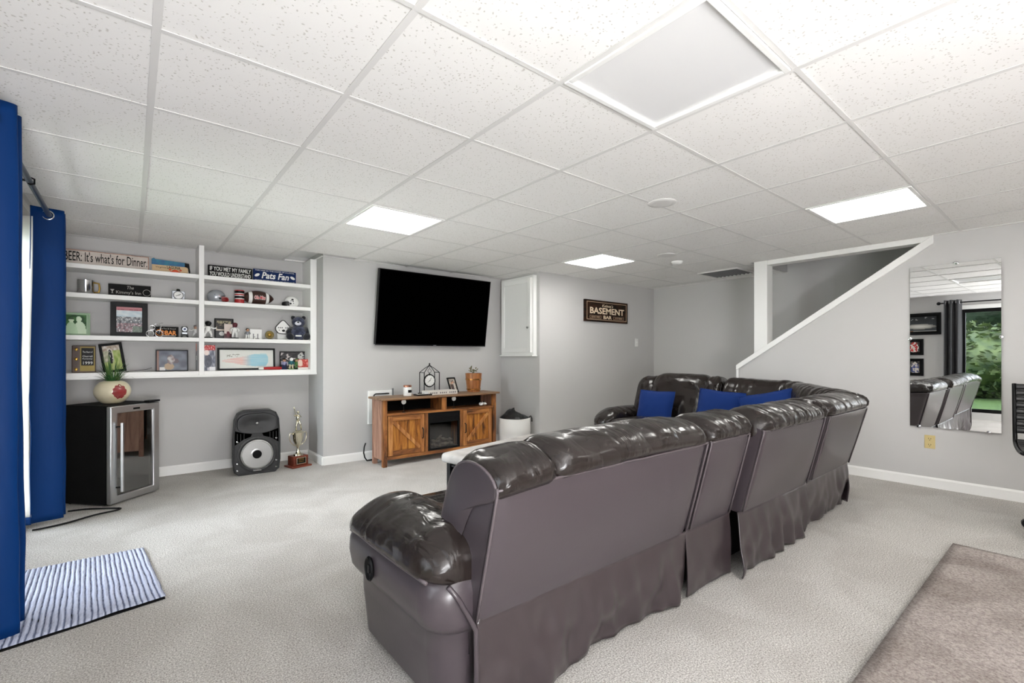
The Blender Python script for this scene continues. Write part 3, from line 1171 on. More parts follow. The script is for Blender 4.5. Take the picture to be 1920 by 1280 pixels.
def arm(x0, x1, y0, y1, outer, z=0.455, name='arm', flip=False, turn=None):
    """puffy recliner arm: side body with bulging upper band, and a pillow on top. Built for an arm whose outer face looks to -X."""
    def P3(x, y, zz):
        return turn(x, y, zz) if turn else (x, y, zz)
    w_, l_ = x1 - x0, y1 - y0
    vs, fs = [], []
    lev = [(0.035, 0.052), (0.10, 0.046), (0.20, 0.036), (0.270, 0.034), (0.280, 0.026), (0.288, 0.008), (0.31, -0.004), (0.36, -0.012), (0.41, -0.010), (0.45, 0.006), (0.49, 0.05)]
    N = None
    for zz, off in lev:
        pts = round_rect(w_ - 2 * off, l_ - 1.2 * off, 0.10, 8, (x0 + x1) / 2, (y0 + y1) / 2)
        if N is None:
            N = len(pts)
        for i, p in enumerate(pts):
            zq = zz
            if 0.26 <= zz <= 0.31:          # the band seam dips towards the rear corner
                zq += 0.020 * math.sin((p[1] - y0) * 5)
            n_ = 0.004 * nz(p[0] * 5 + p[1] * 5, zz * 9, 2.0)
            # rear of the arm slants away under the sofa back
            yy = p[1]
            vs.append(P3(p[0] + n_, yy + n_, zq))
    for i in range(len(lev) - 1):
        for k in range(N):
            l = (k + 1) % N
            fs.append((i * N + k, i * N + l, (i + 1) * N + l, (i + 1) * N + k))
    fs += [tuple(range(N))[::-1], tuple((len(lev) - 1) * N + k for k in range(N))]
    body = MB().add(vs, fs).build('arm', 'back_vinyl', sofa, smooth=60)
    # pillow
    prof = catmull([Vector((a, b, 0)) for a, b in ((-0.012, 0.0), (-0.028, 0.045), (0.004, 0.085), (0.08, 0.125), (0.165, 0.13), (0.232, 0.10), (0.262, 0.045), (0.25, -0.02), (0.13, -0.04))], 4)
    n_al, K = 70, len(prof)
    vs, fs = [], []
    cxp, czp = 0.12, 0.05
    for i in range(n_al + 1):
        t = i / n_al
        y = y0 - 0.0 + (l_ + 0.02) * t
        q = max(0.0, 1 - t / 0.16)
        r_ = max(0.0, (t - 0.70) / 0.30)
        pin = (1 - 0.55 * (1 - math.sqrt(max(0, 1 - q * q)))) * (1 - 0.80 * (1 - math.sqrt(max(0.0, 1 - r_ ** 2.2))))
        drop = -0.075 * r_ ** 2 - 0.02 * q * q
        hump = 0.02 * math.sin(PI * min(1, t * 1.15))
        for k, p in enumerate(prof):
            rad = Vector((p.x - cxp, p.y - czp))
            rl = rad.length
            wr = leather_wrinkle(t * 0.9, k / K * 3, 61, 12, 0.0045 * (1.5 - t))
            crease = -0.008 * math.exp(-((t - 0.62) / 0.012) ** 2)
            rad = rad * pin * (1 + (wr + crease) / max(rl, 0.05))
            zz = z + czp + rad.y + drop + hump * max(0, rad.y) / 0.12
            vs.append(P3(x0 + cxp * w_ / 0.25 + rad.x * w_ / 0.25, y, zz))
    for i in range(n_al):
        for k in range(K):
            l = (k + 1) % K
            fs.append((i * K + k, i * K + l, (i + 1) * K + l, (i + 1) * K + k))
    fs += [tuple(range(K))[::-1], tuple(n_al * K + k for k in range(K))]
    MB().add(vs, fs).build('arm_pillow', 'leather', sofa, smooth=70)
    # welt between pillow and side
    pts = [P3(x0 - 0.012 - 0.010 * math.sin(PI * t) + 0.05 * max(0, (t - 0.85) / 0.15) ** 2, y0 + 0.03 + (l_ - 0.05) * t, z + 0.008 - 0.035 * max(0, (t - 0.7) / 0.3) ** 2) for t in [k / 20 for k in range(21)]]
    MB().tube(pts, 0.006, 6).build('piping', 'piping', sofa, smooth=180)


arm(0.695, 0.965, 1.215, 1.955, -1)
# chrome-lit welt on the near rear corner of the arm, running down to the floor
MB().tube([(0.735, 1.205, 0.452), (0.765, 1.197, 0.41), (0.80, 1.19, 0.345), (0.822, 1.187, 0.30), (0.824, 1.187, 0.2), (0.824, 1.187, 0.04)], 0.008, 8).build('piping', 'back_vinyl', sofa, smooth=180)
# far arm (outer face looks along +Y): same shape turned a quarter
arm(-0.27, 0.0, 0.0, 0.72, 1, turn=lambda x, y, z: (4.86 - y, 3.36 - x, z - 0.04))
# recliner release set into the near arm side
latch = MB().lathe([(0.0, 0.0), (0.022, 0.0), (0.03, -0.004), (0.034, -0.010), (0.030, -0.016), (0.026, -0.010), (0.0, -0.008)], n=20, axis='x', sq=1.35).build('recliner_latch', 'black', sofa, (0.686, 1.66, 0.365), smooth=60)
tag(latch, 'black oval release latch')
MB().quadbar((0, -0.012, -0.014), (0, -0.012, 0.014), 0.006, 0.012).build('lever', 'dark_metal', latch, loc=(-0.012, 0.01, 0))

# ================================================================== CUSHIONS ON THE SOFA
def throw_pillow(lab, loc, rot, w_=0.44, h_=0.42, seed=0):
    def fn(sgn):
        def f(u, v):
            x, z = (u - 0.5) * 2, (v - 0.5) * 2
            e = (1 - x * x) * (1 - z * z)
            pinch = 1 - 0.05 * (1 - abs(x)) * abs(z) - 0.05 * (1 - abs(z)) * abs(x)
            return (x * w_ / 2 * pinch, sgn * 0.075 * max(0, e) ** 0.45 + 0.004 * nz(x * 3, z * 3, seed), z * h_ / 2 * pinch)
        return f
    b = MB().grid(20, 20, fn(-1)).grid(20, 20, fn(1), True)
    t = thing('throw_pillow', lab, 'pillow', loc, 0, 'blue throw pillows on the sofa', rot=rot)
    b.build('cover', 'pillow_blue', t, smooth=180, fix=False)
    pts = []
    for k in range(40):
        a = 2 * PI * k / 40
        x, z = math.cos(a), math.sin(a)
        m = max(abs(x), abs(z))
        x, z = x / m, z / m
        p = 1 - 0.05 * (1 - abs(x)) * abs(z) - 0.05 * (1 - abs(z)) * abs(x)
        pts.append((x * w_ / 2 * p, 0, z * h_ / 2 * p))
    MB().tube(pts, 0.006, 6, closed=True).build('welt', 'pillow_blue', t, smooth=180)


throw_pillow('royal blue pillow against the far recliner beside its arm', (4.53, 3.05, 0.555), (math.radians(-16), 0, math.radians(-90)), seed=1)
throw_pillow('royal blue pillow in the middle of the far sofa run', (4.50, 2.30, 0.60), (math.radians(-18), math.radians(4), math.radians(-84)), seed=2)
throw_pillow('brighter blue pillow lying tilted in the sofa corner', (4.46, 1.80, 0.62), (math.radians(-24), math.radians(-12), math.radians(-62)), seed=3)

# ================================================================== COFFEE TABLE
t = thing('coffee_table', 'low table with grey padded top and dark iron lattice frame', 'table', (2.227, 2.589, 0), math.radians(12))
b = MB()
pts = round_rect(1.08, 0.66, 0.05, 5)
lev = [(0.985, 0.425), (1.0, 0.435), (1.0, 0.465), (0.985, 0.478), (0.95, 0.483)]
vs, fs, N = [], [], len(pts)
for f, z in lev:
    vs += [(p[0] * f, p[1] * f, z) for p in pts]
for i in range(len(lev) - 1):
    for k in range(N):
        fs.append((i * N + k, i * N + (k + 1) % N, (i + 1) * N + (k + 1) % N, (i + 1) * N + k))
fs += [tuple(range(N))[::-1], tuple(4 * N + k for k in range(N))]
mt('table_top_grey', (188, 184, 180), 0.85, var=(9, (160, 156, 152), 0.35, 0.7), bump=(70, 0.4, 0.003))
b.add(vs, fs).build('tabletop', 'table_top_grey', t, smooth=50)
for sx in (-1, 1):
    for sy in (-1, 1):
        MB().box(sx * 0.48 - 0.016, sx * 0.48 + 0.016, sy * 0.28 - 0.016, sy * 0.28 + 0.016, 0, 0.425).build('leg', 'dark_metal', t)
for sx in (-1, 1):
    g = MB()
    for z in (0.395, 0.33, 0.30):
        g.quadbar((sx * 0.48, -0.28, z), (sx * 0.48, 0.28, z), 0.012, 0.012)
    for k in range(9):
        y = -0.24 + 0.06 * k
        g.quadbar((sx * 0.48, y, 0.33), (sx * 0.48, y, 0.42), 0.008, 0.008)
    g.build('lattice', 'dark_metal', t)
for sy in (-1, 1):
    g = MB()
    for z in (0.395, 0.33, 0.30):
        g.quadbar((-0.48, sy * 0.28, z), (0.48, sy * 0.28, z), 0.012, 0.012)
    for k in range(16):
        x = -0.45 + 0.06 * k
        g.quadbar((x, sy * 0.28, 0.33), (x, sy * 0.28, 0.42), 0.008, 0.008)
    g.build('lattice', 'dark_metal', t)
MB().box(-0.47, 0.47, -0.27, 0.27, 0.12, 0.135).build('lower_shelf', 'dark_metal', t)

# ================================================================== TELEVISION STAND WITH ELECTRIC FIREPLACE
SX0, SX1, SYF, SYB, SZ = 2.005, 3.455, 4.555, 4.845, 0.715
ts = thing('fireplace_stand', 'rustic brown wooden television stand with barn doors and fireplace', 'tv stand', ((SX0 + SX1) / 2, (SYF + SYB) / 2, 0))
hw, hd = (SX1 - SX0) / 2, (SYB - SYF) / 2
MB().box(-hw - 0.035, hw + 0.035, -hd - 0.03, hd + 0.02, SZ - 0.022, SZ).build('top_board', 'wood_top', ts, bevel=0.004)
for sx in (-1, 1):
    for sy in (-1, 1):
        MB().box(sx * hw - (0.045 if sx > 0 else 0), sx * hw + (0.045 if sx < 0 else 0), sy * hd - (0.045 if sy > 0 else 0), sy * hd + (0.045 if sy < 0 else 0), 0, SZ - 0.022).build('post', 'wood_z' if sy < 0 else 'wood_pale_z', ts, bevel=0.003)
for sx in (-1, 1):
    MB().box(sx * (hw - 0.012) - 0.009, sx * (hw - 0.012) + 0.009, -hd + 0.045, hd - 0.045, 0.07, SZ - 0.022).build('side_panel', 'wood_pale_z', ts)
MB().box(-hw + 0.02, hw - 0.02, hd - 0.02, hd - 0.008, 0.07, SZ - 0.022).build('back_panel', 'black_matte', ts)
MB().box(-hw + 0.02, hw - 0.02, -hd + 0.004, hd - 0.02, 0.525, 0.548).build('shelf', 'wood_x', ts, bevel=0.002)
MB().box(-0.03, 0.03, -hd + 0.006, hd - 0.02, 0.548, SZ - 0.022).build('divider', 'wood_z', ts, bevel=0.002)
MB().box(-hw + 0.045, hw - 0.045, -hd + 0.004, -hd + 0.03, SZ - 0.032, SZ - 0.022).build('top_rail', 'wood_x', ts, bevel=0.002)
MB().box(-hw + 0.045, hw - 0.045, -hd + 0.004, hd - 0.02, 0.07, 0.105).build('bottom_rail', 'wood_x', ts, bevel=0.002)
for x in (-0.225, 0.225):
    MB().box(x - 0.018 if x < 0 else x - 0.022, x + 0.022 if x < 0 else x + 0.018, -hd + 0.006, hd - 0.02, 0.105, 0.525).build('upright', 'wood_z', ts, bevel=0.002)


def barn_door(xc, w_, sgn, hinge_left):
    z0, z1 = 0.11, 0.52
    MT.setdefault('wood_lz', None) or wood('wood_lz', 2, (96, 52, 24), (168, 108, 56), (206, 148, 86))
    d = MB().box(xc - w_ / 2 + 0.03, xc + w_ / 2 - 0.03, -hd + 0.016, -hd + 0.026, z0 + 0.03, z1 - 0.03).build('door', 'wood_gold_z', ts)
    for x in (xc - w_ / 2, xc + w_ / 2 - 0.05):
        MB().box(x, x + 0.05, -hd + 0.002, -hd + 0.022, z0, z1).build('stile', 'wood_lz', d, bevel=0.002)
    for z in (z0, z1 - 0.05):
        MB().box(xc - w_ / 2 + 0.05, xc + w_ / 2 - 0.05, -hd + 0.002, -hd + 0.022, z, z + 0.05).build('rail', 'wood_x', d, bevel=0.002)
    x0, x1 = xc - w_ / 2 + 0.055, xc + w_ / 2 - 0.055
    a, b_ = ((x0, z1 - 0.055), (x1, z0 + 0.055)) if sgn > 0 else ((x1, z1 - 0.055), (x0, z0 + 0.055))
    MB().quadbar((a[0], -hd + 0.010, a[1]), (b_[0], -hd + 0.010, b_[1]), 0.036, 0.018, (0, 1, 0)).build('brace', 'wood_lz', d)
    hx = xc + w_ / 2 - 0.025 if hinge_left else xc - w_ / 2 + 0.025
    MB().tube([(hx, -hd + 0.002, 0.37), (hx, -hd - 0.018, 0.36), (hx, -hd - 0.018, 0.27), (hx, -hd + 0.002, 0.26)], 0.006, 8).build('handle', 'dark_metal', d, smooth=60)


barn_door(-0.46, 0.42, 1, True)
barn_door(0.455, 0.41, -1, False)
# fireplace insert
ins = MB().ring(0.41, 0.415, 0.022, -hd + 0.002, -hd + 0.03, 0.108).build('fireplace', 'black', ts, bevel=0.002)
MB().box(-0.183, 0.183, -hd + 0.006, -hd + 0.03, 0.41, 0.502).build('control_panel', 'dark_metal', ins, bevel=0.002)
for k in range(4):
    MB().box(-0.165, 0.165, -hd + 0.002, -hd + 0.008, 0.425 + 0.014 * k, 0.431 + 0.014 * k).build('vent_slat', 'black', ins)
MB().box(-0.183, 0.183, -hd + 0.16, -hd + 0.17, 0.13, 0.41).build('firebox_back', 'black_matte', ins)
MB().box(-0.183, 0.183, -hd + 0.03, -hd + 0.17, 0.12, 0.13).build('firebox_floor', 'black_matte', ins)
mt('ash_log', (120, 112, 100), 0.85, var=(22, (58, 52, 46), 0.4, 0.65), bump=(40, 0.6, 0.01))
for a, b_, r in (((-0.15, 0.05, 0.150), (0.14, 0.08, 0.152), 0.024), ((-0.13, 0.10, 0.185), (0.08, 0.045, 0.195), 0.020), ((0.15, 0.10, 0.18), (-0.02, 0.06, 0.215), 0.018), ((-0.06, 0.06, 0.21), (0.02, 0.11, 0.24), 0.014)):
    p0, p1 = Vector((a[0], -hd + a[1], a[2])), Vector((b_[0], -hd + b_[1], b_[2]))
    MB().tube([p0.lerp(p1, k / 6) + Vector((0, 0, 0.006 * math.sin(k * 1.7))) for k in range(7)], [r * (1 + 0.12 * math.sin(k * 2.1)) for k in range(7)], 10).build('log', 'ash_log', ins, smooth=50)
MT['clear_pane'] = MT['glass']
MB().box(-0.183, 0.183, -hd + 0.012, -hd + 0.016, 0.13, 0.41).build('pane', 'clear_pane', ins)

# things on the stand
zt_ = SZ
Yt = 4.72


def on_stand(px_, Y):
    return atY(px_, 735, Y).x


x = on_stand(764, 4.70)
t = thing('candle_jar', 'white jar candle with copper lid and dark label on the stand', 'candle', (x, 4.70, zt_))
MB().lathe([(0.0, 0.0), (0.043, 0.0), (0.046, 0.006), (0.046, 0.085), (0.040, 0.095), (0, 0.095)], n=28).build('jar', 'white_gloss', t, smooth=40)
mt('copper', (206, 140, 112), 0.25, metal=0.8)
MB().lathe([(0.0, 0.095), (0.044, 0.095), (0.045, 0.112), (0.040, 0.116), (0, 0.116)], n=28).build('lid', 'copper', t, smooth=40)
lb = MB()
lb.grid(8, 1, lambda u, v: (0.0466 * math.cos(-1.9 + 1.2 * u), 0.0466 * math.sin(-1.9 + 1.2 * u), 0.035 + 0.03 * v))
lb.build('label', 'black', t, fix=False)

x = on_stand(792, 4.66)
t = thing('trinket_tray', 'low black tray holding papers in front of the lantern clock', 'tray', (x, 4.63, zt_))
MB().box(-0.10, 0.08, -0.045, 0.05, 0, 0.006).box(-0.10, 0.08, -0.045, -0.041, 0.006, 0.016).box(-0.10, 0.08, 0.046, 0.05, 0.006, 0.016).box(-0.10, -0.096, -0.041, 0.046, 0.006, 0.016).box(0.076, 0.08, -0.041, 0.046, 0.006, 0.016).build('tray', 'black', t)
for k, (dx, dy, r) in enumerate(((0.0, 0.0, 0.1), (-0.02, 0.005, -0.2))):
    MB().box(-0.06, 0.06, -0.03, 0.03, 0, 0.003).build('paper', 'paper', t, (dx, dy, 0.007 + 0.004 * k), (0, 0, r))

x = on_stand(807, 4.78)
t = thing('lantern_clock', 'black wire lantern frame holding a round hanging clock', 'clock', (x, 4.80, zt_))
MB().box(-0.115, 0.115, -0.065, 0.065, 0, 0.012).build('base', 'black', t)
g = MB()
for sx in (-1, 1):
    for sy in (-1, 1):
        g.quadbar((sx * 0.098, sy * 0.055, 0.01), (sx * 0.098, sy * 0.055, 0.245), 0.007, 0.007)
        g.tube([(sx * 0.098, sy * 0.055, 0.245), (sx * 0.05, sy * 0.028, 0.29), (0, 0, 0.328)], 0.004, 6)
for z in (0.245,):
    for sx in (-1, 1):
        g.quadbar((sx * 0.098, -0.055, z), (sx * 0.098, 0.055, z), 0.006, 0.006)
g.lathe([(0.0, 0.322), (0.01, 0.326), (0.006, 0.338), (0.009, 0.346), (0, 0.356)], n=10)
g.build('frame', 'black', t, smooth=40)
MB().tube([(0.022 * math.cos(a), 0, 0.262 + 0.022 * math.sin(a)) for a in [2 * PI * k / 20 for k in range(20)]], 0.0022, 6, closed=True).build('hanging_ring', 'black', t, smooth=180)
MB().cyl((0, 0, 0.318), (0, 0, 0.284), 0.002, n=6).cyl((0, 0, 0.24), (0, 0, 0.216), 0.006, n=8).build('hook', 'black', t)
ck = MB().tube([(0.068 * math.cos(a), 0, 0.15 + 0.068 * math.sin(a)) for a in [2 * PI * k / 36 for k in range(36)]], 0.0085, 8, closed=True).build('clock_case', 'black', t, smooth=180)
MB().lathe([(0, 0.006), (0.066, 0.006), (0.066, -0.006), (0, -0.006)], (0, 0, 0.15), 36, 'y').build('dial', 'white_gloss', ck, smooth=30)
hnd = MB().quadbar((0, -0.009, 0.15), (0.02, -0.009, 0.185), 0.003, 0.002, (0, 1, 0)).quadbar((0, -0.009, 0.15), (-0.03, -0.009, 0.13), 0.003, 0.002, (0, 1, 0))
for k in range(12):
    a = 2 * PI * k / 12
    hnd.quadbar((0.052 * math.cos(a), -0.007, 0.15 + 0.052 * math.sin(a)), (0.060 * math.cos(a), -0.007, 0.15 + 0.060 * math.sin(a)), 0.003, 0.002, (0, 1, 0))
hnd.lathe([(0, 0.012), (0.005, 0.011), (0.005, 0.006)], (0, 0, 0.15), 12, 'y')
hnd.build('hands', 'black', ck)

x0, x1 = on_stand(800, 4.62), on_stand(856, 4.62)
t = thing('book', 'white hardback book lying flat before the small frame', 'book', ((x0 + x1) / 2, 4.67, zt_), math.radians(3))
bw = (x1 - x0) / 2
MB().box(-bw, bw, -0.075, 0.075, 0, 0.004).box(-bw, bw, -0.075, 0.075, 0.040, 0.044).box(-bw, bw, -0.075, -0.07, 0.004, 0.040).build('cover', 'paper', t, bevel=0.001)
MB().box(-bw + 0.004, bw - 0.004, -0.07, 0.07, 0.004, 0.040).build('pages', 'white_paint', t)
for k in range(14):
    if k in (4, 9):
        continue
    xx = -bw * 0.85 + k * bw * 1.7 / 13
    MB().box(xx - 0.007, xx + 0.007, -0.0765, -0.0745, 0.013, 0.030).build('print_mark', 'grey', t)


def easel_frame(name, lab, cat, loc, rotz, w_, h_, bar, depth, fmat, nx, ny, fn, lean=0.0, group=None, mat_w=0.0, roll=0.0):
    t = thing(name, lab, cat, loc, 0, group, rot=(-lean, roll, rotz))
    MB().ring(w_, h_, bar, -depth / 2, depth / 2).build('frame', fmat, t, bevel=min(0.003, bar / 5))
    MB().box(-w_ / 2 + bar * 0.5, w_ / 2 - bar * 0.5, depth * 0.15, depth * 0.45, bar * 0.5, h_ - bar * 0.5).build('backing', 'black_matte', t)
    if mat_w:
        MB().ring(w_ - 2 * bar + 0.002, h_ - 2 * bar + 0.002, mat_w, -depth * 0.05, depth * 0.1, bar - 0.001).build('mount', 'paper', t)
    picture('photo', w_ - 2 * bar, h_ - 2 * bar, nx, ny, fn, t, (0, 0.0, bar))
    return t


def person_px(u, v, cx, top, sc_, shirt, hair=(50, 36, 28), skin=(206, 160, 132)):
    """colour of a small head-and-shoulders figure at u, v, or None"""
    x, y = (u - cx) / sc_, (v - top) / sc_
    if x * x * 1.2 + (y + 0.16) ** 2 < 0.024:
        return hair if (y > -0.10 or abs(x) > 0.11) else skin
    if y < -0.28 and abs(x) < 0.30 - 0.25 * max(0, y + 0.42) and y > -1.0:
        return shirt
    return None


def snap(u, v):
    for c in (person_px(u, v, 0.40, 0.80, 0.8, (70, 66, 70)), person_px(u, v, 0.64, 0.88, 0.85, (206, 200, 194))):
        if c:
            return c
    n = nz(u * 5, v * 5, 3)
    return mixc((214, 208, 196), (120, 112, 104), 0.4 + n)


x = on_stand(858, 4.68)
easel_frame('framed_photo', 'small black photo frame leaning between book and barrel planter', 'photo frame', (x, 4.74, zt_), math.radians(20), 0.15, 0.19, 0.018, 0.014, 'black', 24, 30, snap, math.radians(20), 'framed photos')

x = on_stand(888, 4.76)
t = thing('barrel_planter', 'wooden barrel planter with copper hoops and a small succulent', 'planter', (x, 4.76, zt_))
n_st = 14
for k in range(n_st):
    a0, a1 = 2 * PI * k / n_st + 0.012, 2 * PI * (k + 1) / n_st - 0.012
    vs = []
    for z, r in ((0.0, 0.078), (0.06, 0.086), (0.13, 0.094), (0.225, 0.102)):
        for a, rr in ((a0, r), (a1, r), (a1, r - 0.014), (a0, r - 0.014)):
            vs.append((rr * math.cos(a), rr * math.sin(a), z))
    fs = [(3, 2, 1, 0), (12, 13, 14, 15)]
    for i in range(3):
        for q in range(4):
            l = (q + 1) % 4
            fs.append((4 * i + q, 4 * i + l, 4 * i + 4 + l, 4 * i + 4 + q))
    MB().add(vs, fs).build('stave', 'wood_barrel', t)
MT['copper_hoop'] = M('copper_hoop', (214, 150, 84), 0.2, metal=0.9)
for z, r in ((0.03, 0.0835), (0.15, 0.0975)):
    MB().lathe([(r, z - 0.008), (r + 0.003, z - 0.008), (r + 0.0045, z + 0.008), (r + 0.0015, z + 0.008), (r, z - 0.008)], n=40).build('hoop', 'copper_hoop', t, smooth=40)
MB().lathe([(0.0, 0.19), (0.09, 0.19), (0.09, 0.2), (0, 0.205)], n=28).build('soil', 'bark', t)
rnd = random.Random(4)
mt('succulent', (92, 104, 60), 0.5, var=(40, (150, 120, 80), 0.4, 0.7))
MB().tube([(0, 0, 0.2), (0.004, 0, 0.235), (0.0, 0.002, 0.26)], 0.006, 8).tube([(0, 0, 0.22), (-0.03, 0, 0.25), (-0.055, -0.005, 0.268)], 0.004, 6).build('stem', 'succulent', t, smooth=180)
for k in range(22):
    a, el = rnd.uniform(0, 2 * PI), rnd.uniform(-0.2, 1.1)
    base = Vector((rnd.uniform(-0.05, 0.05), rnd.uniform(-0.02, 0.02), rnd.uniform(0.235, 0.275)))
    d = Vector((math.cos(a) * math.cos(el), math.sin(a) * math.cos(el), math.sin(el)))
    l = rnd.uniform(0.035, 0.06)
    s_ = d.cross(Vector((0, 0, 1))).normalized() * 0.011
    up = d.cross(s_).normalized() * 0.004
    m_ = base + d * l * 0.55
    MB().add([base, m_ + s_, base + d * l, m_ - s_, m_ + up, m_ - up], [(0, 1, 4), (1, 2, 4), (2, 3, 4), (3, 0, 4), (1, 0, 5), (2, 1, 5), (3, 2, 5), (0, 3, 5)]).build('leaf', 'succulent', t, smooth=180)

# little round pieces standing in the open shelf of the stand
for px_, lab in ((757, 'white round disc ornament in the stand shelf under the candle'), (851, 'white round disc ornament in the stand shelf under the small frame')):
    x = on_stand(px_, 4.60)
    t = thing('disc_ornament', lab, 'ornament', (x, 4.60, 0.548), 0, 'round ornaments in the stand')
    MB().lathe([(0, 0.008), (0.024, 0.008), (0.027, 0.0), (0.024, -0.008), (0.014, -0.009), (0.012, -0.006), (0, -0.006)], (0, 0, 0.112), 24, 'y').build('disc', 'white_gloss', t, smooth=40)
    MB().cyl((0, 0, 0.0), (0, 0, 0.088), 0.004, n=8).lathe([(0, 0), (0.02, 0), (0.018, 0.006), (0, 0.008)], n=16).build('stand', 'dark_metal', t)
x = on_stand(904, 4.62)
t = thing('game_controller', 'small white handheld controller lying in the stand shelf', 'controller', (x, 4.62, 0.548), 0.2)
MB().ell((-0.03, -0.01, 0.024), (0.02, 0.03, 0.018)).ell((0.03, -0.01, 0.024), (0.02, 0.03, 0.018)).ell((0, 0.006, 0.03), (0.045, 0.024, 0.016)).build('body', 'white_gloss', t, smooth=180)
MB().lathe([(0, 0), (0.007, 0), (0.006, 0.01), (0, 0.012)], (-0.02, -0.005, 0.044), 10).lathe([(0, 0), (0.007, 0), (0.006, 0.01), (0, 0.012)], (0.02, -0.005, 0.044), 10).build('thumbstick', 'black', t)

# white panel standing behind the stand, with a dark bar on it
a, c_ = atY(691, 733, 5.03), atY(739, 735, 5.03)
t = thing('wall_panel', 'white rectangular access panel on the wall behind the stand', 'panel', ((a.x + c_.x) / 2, 5.065, 0.39), 0)
pw, ph = c_.x - a.x, a.z - 0.39
MB().box(-pw / 2, pw / 2, -0.03, 0.0, 0, ph).build('cover', 'white_trim', t, bevel=0.004)
MB().tube([(-pw * 0.30, -0.03, ph - 0.07), (-pw * 0.30, -0.045, ph - 0.045), (-pw * 0.24, -0.045, ph - 0.035), (pw * 0.28, -0.045, ph - 0.035)], 0.007, 8).build('pull_bar', 'dark_metal', t, smooth=60)
MB().box(pw * 0.42, pw * 0.48, -0.036, -0.028, ph - 0.11, ph + 0.02).build('latch', 'grey', t)
o = MB().tube([(1.985, 4.97, 0.20), (1.965, 4.96, 0.16), (1.955, 4.95, 0.10), (1.965, 4.945, 0.05), (1.99, 4.945, 0.012), (2.08, 4.98, 0.008), (2.3, 5.0, 0.008)], 0.007, 8).build('power_cord', 'black', smooth=180)
tag(o, 'black power cord looping down behind the left side of the wooden stand', 'cord')

# ================================================================== TELEVISION
tv_t, tv_b = 4.86, 4.985
xl, xr = atY(704, 645, tv_b).x, atY(910, 647, tv_b).x
zb_, zt2 = atY(807, 648, tv_b).z, atY(815, 515, tv_t).z
tv = thing('television', 'large flat black television tilted down on the wall', 'television', ((xl + xr) / 2 - 0.005, tv_b, zb_), rot=(math.atan2(tv_b - tv_t, zt2 - zb_), 0, 0))
tw, th = xr - xl, math.hypot(tv_b - tv_t, zt2 - zb_)
MB().box(-tw / 2, tw / 2, 0.004, 0.045, 0, th).build('casing', 'black', tv, bevel=0.004)
MT['screen'] = M('screen', (1, 1, 1), 0.5, spec=0.0)
MB().box(-tw / 2 + 0.008, tw / 2 - 0.008, 0.0, 0.0045, 0.016, th - 0.008).build('screen', 'screen', tv)
MB().ring(tw, th, 0.008, -0.003, 0.006).build('bezel', 'dark_metal', tv)
MB().box(-tw / 2, tw / 2, -0.002, 0.03, -0.006, 0.006).build('lower_trim', 'steel', tv)
MB().box(-0.02, 0.02, -0.005, 0.0, 0.001, 0.009).build('badge', 'steel', tv)
MB().box(-0.25, 0.25, 0.045, 0.075, 0.25, 0.62).build('wall_bracket', 'dark_metal', tv)

# ================================================================== WHITE CUPBOARD, WALL PIECES
t = thing('wall_cupboard', 'white wall cupboard with framed door beside the television', 'cupboard', (XC, 4.665, 1.165))
cw, ch = 0.645, 0.995
MB().box(-0.055, 0, -cw / 2, cw / 2, 0, ch).build('body', 'white_paint', t, bevel=0.003)
d = MB().box(-0.072, -0.055, -cw / 2 + 0.03, cw / 2 - 0.03, 0.03, ch - 0.03).build('door', 'white_paint', t)
b = MB()
y0, y1, z0, z1 = -cw / 2 + 0.03, cw / 2 - 0.03, 0.03, ch - 0.03
b.box(-0.082, -0.072, y0, y0 + 0.06, z0, z1).box(-0.082, -0.072, y1 - 0.06, y1, z0, z1).box(-0.082, -0.072, y0 + 0.06, y1 - 0.06, z0, z0 + 0.06).box(-0.082, -0.072, y0 + 0.06, y1 - 0.06, z1 - 0.06, z1)
b.build('door_frame', 'white_trim', d, bevel=0.003)
MB().lathe([(0, -0.03), (0.012, -0.028), (0.012, -0.016), (0.006, -0.01), (0.006, 0)], (-0.082, -0.26, 0.34), 14, 'x').build('knob', 'steel', d, smooth=60)
MB().box(-0.085, 0.0, -cw / 2 - 0.01, cw / 2 + 0.01, -0.018, 0.0).build('bottom_trim', 'white_trim', t, bevel=0.003)

# wooden basement sign
p0, p1 = atY(1097, 600, YS - 0.03), atY(1177, 608, YS - 0.03)
zt3 = (atY(1097, 558, YS - 0.03).z + atY(1178, 571, YS - 0.03).z) / 2
zb3 = (p0.z + p1.z) / 2
sw, sh = p1.x - p0.x, zt3 - zb3
t = thing('wooden_sign', 'dark wooden wall sign reading BASEMENT BAR', 'sign', ((p0.x + p1.x) / 2, YS, zb3))
mt('sign_dark', (28, 21, 17), 0.6, spec=0.15, var=(5, (64, 40, 26), 0.4, 0.7, (1, 1, 4)))
mt('sign_cream', (232, 212, 184), 0.6)
mt('sign_line', (200, 170, 142), 0.6)
MB().box(-sw / 2, sw / 2, -0.03, 0, 0, sh).build('board', 'sign_dark', t, bevel=0.003)
MB().ring(sw - 0.07, sh - 0.05, 0.0065, -0.032, -0.029, 0.025).build('border', 'sign_line', t)
text('lettering', 'BASEMENT', 'sign_cream', t, (0, -0.0315, sh * 0.50), width=sw * 0.80, height=sh * 0.30, bold=0.0012)
text('lettering', 'BAR', 'sign_cream', t, (0, -0.0315, sh * 0.22), width=sw * 0.19, height=sh * 0.16, bold=0.001)
text('lettering', 'Kelsea\'s', 'sign_cream', t, (-0.0, -0.0315, sh * 0.76), width=sw * 0.26, height=sh * 0.13, shear=0.3)
